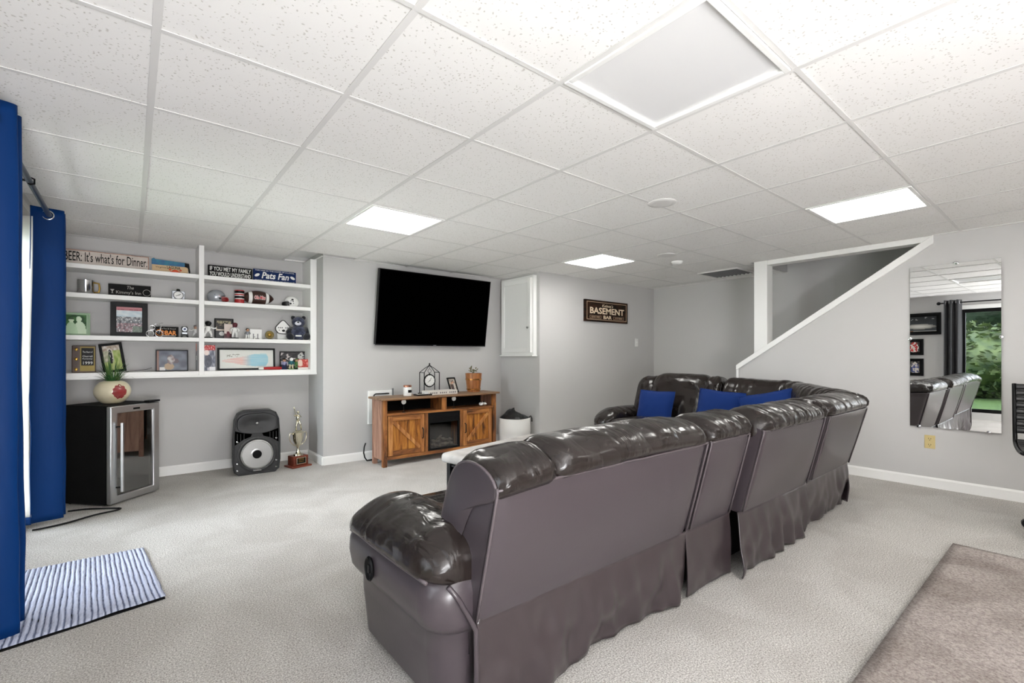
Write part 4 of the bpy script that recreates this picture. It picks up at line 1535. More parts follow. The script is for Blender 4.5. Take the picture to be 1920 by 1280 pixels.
for sx in (-1, 1):
    MB().ring(sw * 0.25, sh * 0.14, 0.003, -0.032, -0.029, 0).build('plaque_line', 'sign_line', t, (sx * sw * 0.27, 0, sh * 0.145))
    text('lettering', 'GOOD TIMES' if sx < 0 else 'GOOD FRIENDS', 'sign_line', t, (sx * sw * 0.27, -0.0315, sh * 0.215), width=sw * 0.19, height=sh * 0.06)

# light switch
p = atY(1193, 642, YS)
t = thing('light_switch', 'white light switch near the far corner, right of the sign', 'light switch', (p.x, YS, p.z))
MB().box(-0.038, 0.038, -0.006, 0, -0.06, 0.06).build('plate', 'white_gloss', t, bevel=0.003)
MB().box(-0.006, 0.006, -0.018, -0.005, -0.004, 0.014).build('toggle', 'white_gloss', t)
# outlet on the stair wall
p = atX(1743.5, 828, XR)
t = thing('wall_outlet', 'beige double power outlet below the mirror', 'outlet', (XR, p.y, p.z))
MB().box(-0.006, 0, -0.036, 0.036, -0.058, 0.058).build('plate', 'beige_plate', t, bevel=0.003)
for z in (-0.026, 0.026):
    s_ = MB().prism(round_rect(0.036, 0.034, 0.012, 4, 0, z), -0.0085, -0.005, 'yz').build('socket', 'beige_plate', t)
    MB().box(-0.0095, -0.008, -0.009, -0.006, z - 0.002, z + 0.009).box(-0.0095, -0.008, 0.006, 0.009, z - 0.002, z + 0.009).box(-0.0095, -0.008, -0.003, 0.003, z - 0.012, z - 0.007).build('slots', 'black', s_)

# ================================================================== MIRROR
my0, my1, mz0, mz1 = 0.437, 1.004, 0.527, 1.932
t = thing('wall_mirror', 'tall frameless rectangular mirror clipped to the stair wall', 'mirror', (XR - 0.012, (my0 + my1) / 2, mz0), rot=(0, MIRROR_TILT, MIRROR_YAW))
mt('mirror_silver', (244, 246, 246), 0.0, metal=1)
mw = my1 - my0
MB().box(-0.003, 0.003, -mw / 2, mw / 2, 0, mz1 - mz0).build('glass', 'mirror_silver', t)
MB().box(0.003, 0.006, -mw / 2 + 0.002, mw / 2 - 0.002, 0.002, mz1 - mz0 - 0.002).build('backing', 'black_matte', t)
hgt = mz1 - mz0
for y, z in ((mw / 2 - 0.06, 0), (-mw / 2 + 0.07, 0), (-0.02, hgt), (mw / 2, hgt * 0.55), (-mw / 2, hgt * 0.55)):
    MB().lathe([(0, -0.012), (0.012, -0.010), (0.014, -0.003), (0.014, 0.004)], (0, y, z), 12, 'x').build('clip', 'chrome', t, smooth=50)

# ================================================================== CURTAINS
def curtain(name, lab, mat, x_in, x_out, y0, dy, n, z0, z1, seed, group, lead=1, wob=0.02, flare=0.0):
    """stacked pleats hanging from a rod along Y; pleats zigzag between x_in (wall side) and x_out"""
    t = thing(name, lab, 'curtain', ((x_in + x_out) / 2, y0, 0), 0, group)
    cx = (x_in + x_out) / 2
    hw_ = abs(x_out - x_in) / 2
    pts = []
    for k in range(n * 14 + 1):
        ph = k / 14
        a = math.sin(PI * (ph - 0.5))
        a = math.copysign(abs(a) ** 0.8, a)
        pts.append((a, ph * dy, ph))

    def fn(u, v):
        i = u * (len(pts) - 1)
        k = min(int(i), len(pts) - 2)
        f = i - k
        a = pts[k][0] * (1 - f) + pts[k + 1][0] * f
        yy = pts[k][1] * (1 - f) + pts[k + 1][1] * f
        amp = hw_ * (1 + flare * (1 - v) + 0.10 * nz(yy * 30, v * 2, seed))
        return (a * amp + wob * nz(yy * 9, v * 3, seed + 2) * (1 - v) - 0.004 * nz(a * 2, v * 9, seed + 6), yy + wob * 0.8 * nz(v * 2.2, yy * 8, seed + 4) * (1 - v * 0.6), z0 + (z1 - z0) * v)

    MB().grid(n * 14, 46, fn).build('cloth', mat, t, smooth=180, solid=0.004, fix=False)
    return t, cx, hw_


ROD_Z = 2.075


def grommets(t, n, dy, z, hw_):
    for k in range(n):
        yy = (k + 0.5) * dy
        g = MB().tube([(0.028 * math.cos(a), 0, 0.028 * math.sin(a)) for a in [2 * PI * q / 24 for q in range(24)]], 0.006, 8, closed=True)
        g.build('grommet', 'chrome', t, (0, yy, z), smooth=180)


t, cx, hw_ = curtain('curtain', 'navy blue curtain at the left picture edge over the striped mat', 'curtain_blue', -0.515, -0.362, 2.70, 0.06, 3, 0.012, 2.165, 1, 'navy blue grommet curtains', wob=0.012, flare=0.05)
grommets(t, 3, 0.06, ROD_Z, hw_)
t, cx, hw_ = curtain('curtain', 'navy blue curtain stacked between glass door and wine cooler', 'curtain_blue', -0.505, -0.348, 4.31, 0.042, 3, 0.06, 2.12, 5, 'navy blue grommet curtains', wob=0.014)
grommets(t, 3, 0.042, ROD_Z, hw_)
ln = MB().grid(10, 20, lambda u, v: (-0.075 - 0.085 * u - 0.008 * math.sin(v * 5), 0.0 + 0.03 * u + 0.006 * nz(u * 4, v * 5, 3), 0.10 + 1.95 * v))
ln.build('lining', 'curtain_lining', t, smooth=180, solid=0.003, fix=False)
MB().grid(10, 3, lambda u, v: (-0.075 - 0.087 * u, -0.004 + 0.03 * u, 0.055 + 0.05 * v)).build('hem', 'curtain_blue', t, smooth=180, solid=0.004, fix=False)

t = thing('curtain_rod', 'slate grey curtain rod along the window wall by the blue curtains', 'curtain rod', (-0.42, 3.65, ROD_Z))
MB().cyl((0, -1.05, 0), (0, 1.08, 0), 0.014, n=16).build('pole', 'rod_metal', t, smooth=60)
for s_ in (-1, 1):
    MB().lathe([(0.014, 0), (0.02, 0.01), (0.03, 0.035), (0.02, 0.06), (0, 0.066)], (0, s_ * 1.06, 0), 16).build('finial', 'rod_metal', t, smooth=60)
for y in (-0.1, -0.98, 1.02):
    MB().cyl((-0.18, y, 0.0), (0.0, y, 0.0), 0.006, n=8).cyl((0, y, -0.02), (0, y, 0.022), 0.006, n=8).lathe([(0, 0), (0.025, 0), (0.025, 0.006), (0, 0.006)], (-0.18, y, 0.0), 12, 'x').tube([(0.0, y, 0.02), (0.02, y, 0.012), (0.02, y, -0.012), (0, y, -0.02)], 0.005, 6).build('bracket', 'black', t, smooth=50)

# dark curtain and rod of the second window (seen in the mirror)
t, cx, hw_ = curtain('curtain', 'charcoal curtain hanging beside the second window, seen in the mirror', 'curtain_black', -0.54, -0.45, 1.47, 0.045, 5, 0.03, 2.10, 9, 'charcoal curtain', wob=0.01, flare=0.5)
grommets(t, 5, 0.045, 2.05, hw_)
t = thing('curtain_rod', 'black curtain rod over the second window, seen in the mirror', 'curtain rod', (-0.495, 0.8, 2.05))
MB().cyl((0, -0.95, 0), (0, 0.95, 0), 0.011, n=14).build('pole', 'black', t, smooth=60)
for s_ in (-1, 1):
    MB().ell((0, s_ * 0.97, 0), (0.03, 0.03, 0.03), 14, 10).build('finial', 'black', t, smooth=180)
for y in (-0.8, 0.88):
    MB().cyl((-0.105, y, 0), (0, y, 0), 0.006, n=8).build('bracket', 'black', t)

# framed pictures on the window wall (seen in the mirror)


def stadium(u, v):
    if v < 0.14:
        return (170, 120, 70) if 0.55 < u < 0.95 and 0.03 < v < 0.11 else (206, 204, 198)
    c = mixc((70, 76, 80), (22, 26, 30), v)
    e = ((u - 0.42) / 0.36) ** 2 + ((v - 0.36) / 0.14) ** 2
    if e < 1:
        c = mixc((214, 212, 206), (130, 128, 122), e)
    if v > 0.72 and nz(u * 20, v * 20, 2) > 0.35:
        c = (150, 150, 150)
    return c


def player(u, v):
    e = ((u - 0.5) / 0.28) ** 2 + ((v - 0.45) / 0.42) ** 2
    n = nz(u * 7, v * 7, 5)
    if e < 1:
        return (196, 52, 54) if n > 0 else (228, 222, 216)
    return mixc((34, 32, 36), (110, 84, 74), 0.4 + n)


def player2(u, v):
    e = ((u - 0.45) / 0.25) ** 2 + ((v - 0.4) / 0.45) ** 2
    n = nz(u * 7, v * 7, 15)
    if e < 1:
        return (66, 80, 140) if n > 0.05 else (222, 214, 206)
    return mixc((30, 30, 34), (150, 140, 130), 0.4 + n)


def wall_frame(name, lab, y, z, w_, h_, bar, fn, nx, ny, mw_):
    t = thing(name, lab, 'picture', (XL + 0.02, y, z), PI / 2, 'framed pictures on the window wall')
    MB().ring(w_, h_, bar, -0.014, 0.014).build('frame', 'black', t, bevel=0.002)
    MB().ring(w_ - 2 * bar + 0.002, h_ - 2 * bar + 0.002, mw_, -0.004, 0.004, bar - 0.001).build('mount', 'black_matte', t)
    MB().box(-w_ / 2 + bar * 0.5, w_ / 2 - bar * 0.5, 0.006, 0.013, bar * 0.5, h_ - bar * 0.5).build('backing', 'black_matte', t)
    picture('photo', w_ - 2 * bar, h_ - 2 * bar, nx, ny, fn, t, (0, 0.003, bar))


PICS = [('framed_picture', 'wide black framed stadium picture, seen in the mirror', 2.11, 1.50, 0.72, 0.40, 0.03, stadium, 40, 24, 0.035),
        ('framed_picture', 'small black framed red sports photo under the stadium picture', 2.13, 1.125, 0.27, 0.30, 0.025, player, 20, 22, 0.03),
        ('framed_picture', 'small black framed blue sports photo, lowest under the stadium picture', 2.13, 0.74, 0.27, 0.32, 0.025, player2, 20, 22, 0.03)]
for p in PICS:
    wall_frame(*p)

# ================================================================== WINE COOLER
ux, uy = Vector((0.7623, 0.6473, 0)), Vector((-0.6473, 0.7623, 0))
ca = math.atan2(ux.y, ux.x) + math.radians(3.5)
fl = Vector((-0.128, 4.692, 0))
CW, CD, CH = 0.425, 0.44, 0.765
org = fl + ux * CW / 2
t = thing('wine_cooler', 'black wine cooler with stainless steel framed glass door', 'wine cooler', (org.x, org.y, 0), ca)
MT['glass_cooler'] = MT['glass'].copy()
MT['glass_cooler'].name = 'glass_cooler'
_n = MT['glass_cooler'].node_tree
for nd in list(_n.nodes):
    if nd.type == 'BSDF_TRANSPARENT':
        nd.inputs['Color'].default_value = (0.85, 0.86, 0.90, 1)
    if nd.type == 'FRESNEL':
        nd.inputs['IOR'].default_value = 3.2
b = MB()
b.box(-CW / 2, -CW / 2 + 0.02, 0.045, CD, 0.012, CH - 0.01).box(CW / 2 - 0.02, CW / 2, 0.045, CD, 0.012, CH - 0.01).box(-CW / 2 + 0.02, CW / 2 - 0.02, CD - 0.02, CD, 0.012, CH - 0.01)
b.box(-CW / 2 + 0.02, CW / 2 - 0.02, 0.045, CD - 0.02, 0.012, 0.06)
b.build('body', 'black', t)
MB().box(-CW / 2 - 0.002, CW / 2 + 0.002, 0.04, CD + 0.002, CH - 0.01, CH).build('top', 'black_matte', t, bevel=0.003)
MB().box(CW / 2 - 0.10, CW / 2 + 0.003, -0.004, 0.045, CH + 0.0, CH + 0.014).build('hinge_cover', 'black', t, bevel=0.002)
for sx in (-1, 1):
    for y in (0.08, CD - 0.05):
        MB().cyl((sx * (CW / 2 - 0.04), y, 0), (sx * (CW / 2 - 0.04), y, 0.014), 0.015, n=10).build('foot', 'black', t)
dr = MB().ring(CW, CH - 0.02, 0.055, 0.0, 0.04, 0.014).build('door', 'steel', t, bevel=0.006)
MB().box(-CW / 2 + 0.05, CW / 2 - 0.05, 0.012, 0.018, 0.064, CH - 0.058).build('pane', 'glass_cooler', dr)
MB().box(-0.028, 0.028, -0.003, 0.002, CH - 0.045, CH - 0.03).build('control_badge', 'black', dr)
hx = -CW / 2 + 0.062
MB().cyl((hx, -0.032, 0.10), (hx, -0.032, 0.63), 0.011, n=14).build('handle', 'steel', dr, smooth=60)
for z in (0.135, 0.60):
    MB().cyl((hx - 0.02, 0.002, z), (hx, -0.03, z), 0.006, n=8).build('handle_post', 'dark_metal', dr)
mt('rack_white', (240, 236, 226), 0.4)
for z in (0.19, 0.31, 0.46, 0.555, 0.645):
    g = MB()
    for k in range(7):
        g.cyl((-CW / 2 + 0.03, 0.07 + 0.05 * k, z), (CW / 2 - 0.03, 0.07 + 0.05 * k, z), 0.0025, n=6)
    g.cyl((-CW / 2 + 0.03, 0.06, z), (CW / 2 - 0.08, 0.06, z), 0.006, n=8)
    g.build('rack', 'rack_white', t)
MB().box(CW / 2 - 0.075, CW / 2 - 0.02, 0.05, CD - 0.02, 0.06, CH - 0.02).build('cooling_unit', 'black', t)

o = MB().tube([tuple(p) for p in catmull([Vector(q) for q in ((-0.36, 4.72, 0.008), (-0.26, 4.70, 0.008), (-0.16, 4.64, 0.008), (-0.10, 4.60, 0.008), (-0.06, 4.565, 0.008), (-0.09, 4.525, 0.008), (-0.2, 4.49, 0.008), (-0.33, 4.40, 0.008), (-0.43, 4.36, 0.008), (-0.5, 4.34, 0.01))], 6, False)], 0.006, 8).build('power_cord', 'black', smooth=180)
tag(o, 'black power cord lying on the carpet before the wine cooler', 'cord')

# vase with grass on the cooler
vp = org + uy * 0.17 + ux * 0.02
p = atY(211, 735, vp.y)
t = thing('potted_grass', 'spiky green grass plant in a round cream pot with dark red patch', 'plant', (p.x, vp.y, CH))
mt('cream_pot', (224, 214, 184), 0.28, coat=0.4, var=(5, (206, 188, 140), 0.52, 0.85))
prof = [(0.0, 0.0), (0.05, 0.0), (0.08, 0.018), (0.108, 0.055), (0.118, 0.095), (0.11, 0.135), (0.085, 0.168), (0.056, 0.182), (0.050, 0.178), (0.05, 0.16), (0.0, 0.16)]
MB().lathe([(q.x, q.y) for q in catmull([Vector((a, b_, 0)) for a, b_ in prof], 3, False)], n=40).build('pot', 'cream_pot', t, smooth=60)


def on_pot(a, z):
    for k in range(len(prof) - 1):
        if prof[k][1] <= z <= prof[k + 1][1] and k > 0:
            f = (z - prof[k][1]) / max(1e-6, prof[k + 1][1] - prof[k][1])
            r = prof[k][0] + f * (prof[k + 1][0] - prof[k][0]) + 0.0035
            return (r * math.cos(a), r * math.sin(a), z)
    return (0.1 * math.cos(a), 0.1 * math.sin(a), z)


mt('red_glaze', (138, 30, 32), 0.3, coat=0.4)
pat = MB()
a0 = math.radians(-66)
cen = on_pot(a0, 0.095)
rim_ = [on_pot(a0 + 0.40 * math.cos(k * 2 * PI / 28) * (1 + 0.10 * math.sin(k * 2.2)), 0.098 + 0.056 * math.sin(k * 2 * PI / 28) * (1 + 0.10 * math.cos(k * 1.9))) for k in range(28)]
mid_ = [on_pot(a0 + 0.22 * math.cos(k * 2 * PI / 28), 0.097 + 0.03 * math.sin(k * 2 * PI / 28)) for k in range(28)]
pat.add([cen] + mid_ + rim_, [(0, 1 + k, 1 + (k + 1) % 28) for k in range(28)] + [(1 + k, 29 + k, 29 + (k + 1) % 28, 1 + (k + 1) % 28) for k in range(28)])
pat.build('red_patch', 'red_glaze', t, smooth=180)
rnd = random.Random(11)
mt('grass_blade', (44, 92, 44), 0.55, var=(14, (112, 140, 70), 0.45, 0.75))
for k in range(74):
    a = rnd.uniform(0, 2 * PI)
    l = rnd.uniform(0.14, 0.26)
    out = rnd.uniform(0.15, 1.0)
    b_ = Vector((0.025 * math.cos(a), 0.025 * math.sin(a), 0.165))
    pts, wd = [], []
    for q in range(6):
        f = q / 5
        pts.append(b_ + Vector((math.cos(a) * l * out * f * 0.85, math.sin(a) * l * out * f * 0.85, l * (f * (1.15 - 0.3 * out) - 0.75 * out * f * f))))
        wd.append(0.0042 * (1 - f) ** 0.7 + 0.0005)
    s_ = Vector((-math.sin(a), math.cos(a), 0))
    vs = []
    for p_, w_ in zip(pts, wd):
        vs += [p_ - s_ * w_, p_ + s_ * w_]
    MB().add(vs, [(2 * q, 2 * q + 1, 2 * q + 3, 2 * q + 2) for q in range(5)]).build('grass_blade', 'grass_blade', t, smooth=180, fix=False)
MB().lathe([(0, 0.16), (0.05, 0.16), (0.03, 0.19), (0.02, 0.21), (0, 0.21)], n=16).build('crown_tuft', 'bark', t)

# ================================================================== LOUDSPEAKER
t = thing('loudspeaker', 'black plastic loudspeaker with silver woofer standing on the carpet', 'speaker', (0.955, 5.12, 0), math.radians(-3))
SW, SH_, SD = 0.405, 0.625, 0.34
out = [(-0.16, 0.0), (0.16, 0.0), (0.192, 0.03), (0.2025, 0.12), (0.2025, 0.34), (0.19, 0.53), (0.165, 0.592), (0.115, 0.620), (-0.115, 0.620), (-0.165, 0.592), (-0.19, 0.53), (-0.2025, 0.34), (-0.2025, 0.12), (-0.192, 0.03)]
mt('speaker_plastic', (38, 38, 39), 0.5, bump=(300, 0.2, 0.002))
mt('port_black', (3, 3, 3), 0.9, spec=0.0)
mt('cone_silver', (176, 176, 175), 0.3, metal=0.75)
back = [(x * 0.72, 0.04 + z * 0.90) for x, z in out]
n_ = len(out)
vs = [(x, 0.0, z) for x, z in out] + [(x, 0.10, z) for x, z in out] + [(x, SD, z) for x, z in back]
fs = [tuple(range(n_)), tuple(range(3 * n_ - 1, 2 * n_ - 1, -1))]
for q in range(2):
    fs += [(q * n_ + k, (q + 1) * n_ + k, (q + 1) * n_ + (k + 1) % n_, q * n_ + (k + 1) % n_) for k in range(n_)]
MB().add(vs, fs).build('cabinet', 'speaker_plastic', t, bevel=0.008, seg=3)
# raised rim of the front
rim_pts = [(x * 0.985, -0.004, 0.006 + z * 0.982) for x, z in out]
MB().tube(rim_pts, 0.008, 6, closed=True).build('front_rim', 'speaker_plastic', t, smooth=180)
# horn: an oval flare in the upper part
hz, hv = 0.482, []
hf = []
NH = 40
for lvl, (rx, rz, y) in enumerate(((0.174, 0.100, -0.006), (0.170, 0.096, -0.034), (0.160, 0.088, -0.036), (0.10, 0.045, -0.012), (0.05, 0.024, -0.006), (0.016, 0.012, -0.003))):
    for k in range(NH):
        a = 2 * PI * k / NH
        ca_, sa_ = math.cos(a), math.sin(a)
        pw_ = 0.75 if lvl < 3 else 0.9
        hv.append((rx * math.copysign(abs(ca_) ** pw_, ca_), y, hz + 0.012 + rz * math.copysign(abs(sa_) ** pw_, sa_)))
for l in range(5):
    for k in range(NH):
        hf.append((l * NH + k, l * NH + (k + 1) % NH, (l + 1) * NH + (k + 1) % NH, (l + 1) * NH + k))
MB().add(hv, hf).build('horn', 'speaker_plastic', t, smooth=50)
MB().ell((0, -0.012, hz + 0.012), (0.014, 0.01, 0.012), 12, 8).build('tweeter', 'cone_silver', t, smooth=180)
# side ports
for sx in (-1, 1):
    g = MB().prism([(sx * 0.188, 0.295), (sx * 0.188, 0.430), (sx * 0.11, 0.402), (sx * 0.045, 0.392), (sx * 0.055, 0.366), (sx * 0.115, 0.345)], -0.010, 0.002, 'xz')
    pt = g.build('port', 'port_black', t)
    for k in range(3):
        MB().box(-0.002, 0.002, -0.0125, -0.006, 0, 0.085 - 0.014 * k).build('rib', 'speaker_plastic', pt, (sx * (0.168 - 0.028 * k), 0, 0.318 + 0.012 * k))
# woofer baffle and cone
wz = 0.19
MB().lathe([(0.172, -0.002), (0.172, 0.010), (0.160, 0.014), (0.150, 0.012), (0.140, 0.004)], (0, 0, wz), 48, 'y').build('woofer_rim', 'speaker_plastic', t, smooth=50)
MB().lathe([(0.142, 0.010), (0.132, 0.014), (0.126, 0.008), (0.056, 0.0035), (0.054, 0.006)], (0, 0, wz), 48, 'y').build('cone', 'cone_silver', t, smooth=35)
MB().lathe([(0.058, 0.004), (0.055, 0.010), (0.048, 0.011), (0.046, 0.006)], (0, 0, wz), 36, 'y').build('cone_ring', 'cone_silver', t, smooth=50)
MB().lathe([(0.046, 0.005), (0.036, 0.014), (0.018, 0.019), (0.0, 0.020)], (0, 0, wz), 28, 'y').build('dust_cap', 'black_matte', t, smooth=180)
MB().box(-0.035, 0.035, -0.014, -0.004, 0.030, 0.042).build('badge', 'chrome', t)
for sx in (-1, 1):
    for z in (0.05, 0.325 if sx < 0 else 0.335, 0.115):
        MB().lathe([(0, 0.012), (0.008, 0.011), (0.009, 0.003)], (sx * 0.168, 0, z), 10, 'y').build('screw', 'chrome', t)

# ================================================================== TROPHY
t = thing('trophy', 'gold cup trophy with figure on a reddish wooden plinth', 'trophy', (1.352, 5.20, 0), math.radians(14))
MT['trophy_gold'] = M('trophy_gold', (228, 222, 200), 0.14, metal=1)
MB().box(-0.105, 0.105, -0.085, 0.085, 0, 0.018).build('base_board', 'wood_red', t, bevel=0.004)
MB().box(-0.078, 0.078, -0.06, 0.06, 0.018, 0.115).build('plinth', 'wood_red', t, bevel=0.003)
pl = MB().box(-0.05, 0.05, -0.064, -0.060, 0.035, 0.10).build('plaque', 'black', t)
MB().ring(0.10, 0.065, 0.005, -0.066, -0.062, 0.035).build('plaque_rim', 'trophy_gold', pl)
for z in (0.055, 0.072, 0.085):
    MB().box(-0.03, 0.03, -0.0648, -0.0638, z, z + 0.004).build('engraving', 'gold', pl)
MB().lathe([(0, 0.115), (0.05, 0.115), (0.045, 0.128), (0.028, 0.135), (0.02, 0.15), (0.011, 0.185), (0.014, 0.20), (0.03, 0.225), (0.048, 0.27), (0.054, 0.33), (0.058, 0.352), (0.05, 0.36), (0.03, 0.372), (0.0, 0.375)], n=32).build('cup', 'trophy_gold', t, smooth=45)
for sx in (-1, 1):
    MB().tube([tuple(q) for q in catmull([Vector((sx * a, 0, b_)) for a, b_ in ((0.052, 0.335), (0.085, 0.35), (0.092, 0.31), (0.078, 0.26), (0.045, 0.225), (0.028, 0.222))], 5, False)], 0.005, 8).build('handle', 'trophy_gold', t, smooth=180)
fg = MB()
fg.tube([(-0.022, 0, 0.375), (-0.018, 0, 0.43), (-0.006, 0, 0.475)], [0.007, 0.009, 0.012], 8).tube([(0.036, 0, 0.375), (0.028, 0, 0.425), (0.006, 0, 0.475)], [0.007, 0.009, 0.012], 8)
fg.tube([(0, 0, 0.47), (-0.002, 0, 0.50), (-0.002, 0, 0.54)], [0.014, 0.017, 0.013], 10).ell((-0.002, -0.002, 0.562), (0.013, 0.014, 0.016), 12, 8)
fg.tube([(-0.012, 0, 0.533), (-0.035, -0.006, 0.522), (-0.046, -0.01, 0.54)], [0.007, 0.006, 0.005], 8).tube([(0.012, 0, 0.533), (0.022, -0.014, 0.515), (-0.01, -0.02, 0.53)], [0.007, 0.006, 0.005], 8)
fg.build('figure', 'trophy_gold', t, smooth=180)
MB().tube([(-0.03, -0.015, 0.53), (-0.045, -0.012, 0.60), (-0.052, -0.01, 0.622)], [0.003, 0.005, 0.006], 8).build('bat', 'trophy_gold', t, smooth=180)

# ================================================================== HAMPER
t = thing('laundry_hamper', 'white fabric hamper with black liner beside the television stand', 'hamper', (3.70, 4.50, 0))
mt('hamper_white', (226, 225, 222), 0.85, bump=(160, 0.3, 0.003))
mt('bag_black', (20, 20, 21), 0.35, bump=(25, 0.6, 0.02))
MB().lathe([(0, 0.0), (0.175, 0.0), (0.185, 0.02), (0.192, 0.14), (0.196, 0.20), (0.200, 0.205), (0.198, 0.30), (0.192, 0.375), (0.180, 0.385), (0.176, 0.36), (0.17, 0.05), (0, 0.04)], n=40).build('basket', 'hamper_white', t, smooth=40)
MB().grid(28, 12, lambda u, v: ((0.182 * (1 - v) ** 0.8 + 0.002) * math.cos(2 * PI * u) * (1 + 0.05 * nz(u * 8, v * 3, 1)), (0.182 * (1 - v) ** 0.8 + 0.002) * math.sin(2 * PI * u) * (1 + 0.05 * nz(u * 8, v * 3, 1)),
                               0.385 + 0.105 * math.sin(v * PI / 2) * (0.75 - 0.35 * math.cos(2 * PI * u)) + 0.018 * nz(u * 9, v * 4, 2) * min(1, v * 4))).build('liner_bag', 'bag_black', t, smooth=180)
MB().tube([(0.17, -0.08, 0.38), (0.19, -0.09, 0.40), (0.196, -0.10, 0.37), (0.19, -0.11, 0.33)], 0.01, 6).build('drawstring', 'bag_black', t, smooth=180)

# ================================================================== MATS AND RUG
c4 = [Vector((-0.455, 2.635, 0)), Vector((0.128, 2.742, 0)), Vector((0.058, 3.545, 0)), Vector((-0.47, 3.56, 0))]
NR = 27


def mat_fn(u, v):
    p = c4[0].lerp(c4[1], u).lerp(c4[3].lerp(c4[2], u), v)
    ph = u * NR
    rib = abs(math.sin(PI * ph)) ** 0.7
    e = min(u, 1 - u, v * 1.5, (1 - v) * 1.5)
    p = p + Vector((0.004 * nz(u * 20, v * 6, 3), 0.006 * nz(u * 5, 3, v), 0))
    curl = 0.012 * max(0, 1 - v / 0.12) * (0.6 + 0.8 * nz(u * 3.2, 0, 8))
    return (p.x, p.y, 0.006 + (0.0065 * rib + 0.004 * nz(u * 60, v * 50, 1)) * min(1, e / 0.02) + max(0, curl))


def mat_material():
    m = M('ribbed_mat', (182, 190, 214), 0.95, spec=0.1, bump=(260, 0.7, 0.006))
    nt = m.node_tree
    a = nt.nodes.new('ShaderNodeAttribute')
    a.attribute_name = 'ink'
    nt.links.new(a.outputs['Color'], nt.nodes['Principled BSDF'].inputs['Base Color'])
    return m


MT['ribbed_mat'] = mat_material()
t = thing('door_mat', 'pale blue ribbed mat on the carpet under the near blue curtain', 'mat', (0, 0, 0))
g = MB()
NU, NV = NR * 8, 70
g.grid(NU, NV, mat_fn)
o = g.build('ribbed_top', 'ribbed_mat', t, smooth=180, fix=False)
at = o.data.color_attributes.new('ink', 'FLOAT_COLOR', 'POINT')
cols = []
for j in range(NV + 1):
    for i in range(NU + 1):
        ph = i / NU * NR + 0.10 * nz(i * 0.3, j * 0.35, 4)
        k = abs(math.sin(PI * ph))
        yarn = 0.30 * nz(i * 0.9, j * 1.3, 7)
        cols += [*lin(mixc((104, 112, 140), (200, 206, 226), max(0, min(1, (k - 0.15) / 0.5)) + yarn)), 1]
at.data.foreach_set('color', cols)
MB().prism([(p.x + (0.003 if p.x < 0 else -0.003), p.y) for p in c4], 0.0005, 0.006, 'xy').build('rubber_backing', 'black_matte', t)

o = MB().grid(60, 40, lambda u, v: (1.60 + 2.22 * u, -1.35 + 1.86 * v, 0.013 + 0.0015 * nz(u * 22, v * 18, 2))).build('area_rug', 'rug_pile', smooth=180, fix=False, solid=0.024)
tag(o, 'large taupe grey area rug on the paler carpet', 'rug')

# ================================================================== OFFICE CHAIR AT THE RIGHT EDGE
t = thing('office_chair', 'black ribbed leather office chair with chrome frame, right edge', 'chair', (4.52, 0.035, 0), math.radians(-82))
mt('chair_leather', (30, 30, 31), 0.4, bump=(90, 0.1, 0.003))
# the local front of the chair is -Y
for k in range(8):
    z = 0.62 + k * 0.042
    f = (k / 7)
    y = 0.215 + 0.05 * f + 0.02 * math.sin(f * PI)
    vs = [(a, b_) for a, b_ in round_rect(0.054, 0.040, 0.017, 4, y, z + 0.02)]
    MB().prism(vs, -0.245, 0.245, 'yz').build('back_rib', 'chair_leather', t, smooth=40)
for k in range(9):
    y = 0.19 - k * 0.05
    vs = [(a, b_) for a, b_ in round_rect(0.048, 0.052, 0.02, 4, y, 0.555 - 0.02 * math.sin(k / 8 * PI))]
    MB().prism(vs, -0.245, 0.245, 'yz').build('seat_rib', 'chair_leather', t, smooth=40)
for sx in (-1, 1):
    MB().tube([tuple(q) for q in catmull([Vector((sx * 0.252, a, b_)) for a, b_ in ((-0.24, 0.545), (0.0, 0.53), (0.19, 0.55), (0.225, 0.62), (0.25, 0.78), (0.28, 0.955))], 5, False)], 0.012, 8).build('frame', 'black', t, smooth=180)
MB().cyl((0, 0, 0.10), (0, 0, 0.51), 0.026, n=16).cyl((0, 0, 0.49), (0, 0, 0.525), 0.09, n=16).build('column', 'chrome', t, smooth=50)
for k in range(5):
    a = 2 * PI * k / 5
    MB().quadbar((0, 0, 0.115), (0.25 * math.cos(a), 0.25 * math.sin(a), 0.075), 0.04, 0.025).build('base_arm', 'chrome', t, bevel=0.006)
    MB().lathe([(0, -0.018), (0.028, -0.018), (0.028, 0.018), (0, 0.018)], (0.25 * math.cos(a), 0.25 * math.sin(a), 0.0285), 16, 'y').build('caster', 'black', t, smooth=50)

# ================================================================== BUILT-IN SHELVES
YSF = 5.28                                 # front edge of the shelves
ZS = [1.915, 1.672, 1.32, 1.005]           # upper faces, top to bottom
sh_ = thing('built_in_shelves', 'white built-in wall shelves with four boards and a central divider', 'shelves', (0, YN, 0))
xd0, xd1 = atY(373, 600, YSF).x, atY(383, 600, YSF).x
xr0, xr1 = atY(582, 600, YSF).x, XA - 0.004
for k, z in enumerate(ZS):
    for x0, x1 in ((XL + 0.002, xd0), (xd1, xr0)):
        MB().box(x0, x1, YSF - YN, 0, z - 0.038, z).build('shelf', 'white_trim', sh_, bevel=0.002)
MB().box(xd0, xd1, YSF - YN - 0.004, 0, ZS[3] - 0.042, H - 0.003).build('divider', 'white_trim', sh_, bevel=0.002)
MB().box(xr0, xr1, YSF - YN - 0.004, 0, ZS[3] - 0.045, H - 0.003).build('side_panel', 'white_trim', sh_, bevel=0.002)
MB().box(XL + 0.002, xr1, YSF - YN - 0.012, -0.28, ZS[3] - 0.055, ZS[3] - 0.036).build('lower_trim', 'white_trim', sh_, bevel=0.002)
ZA, ZB, ZC_, ZD = ZS


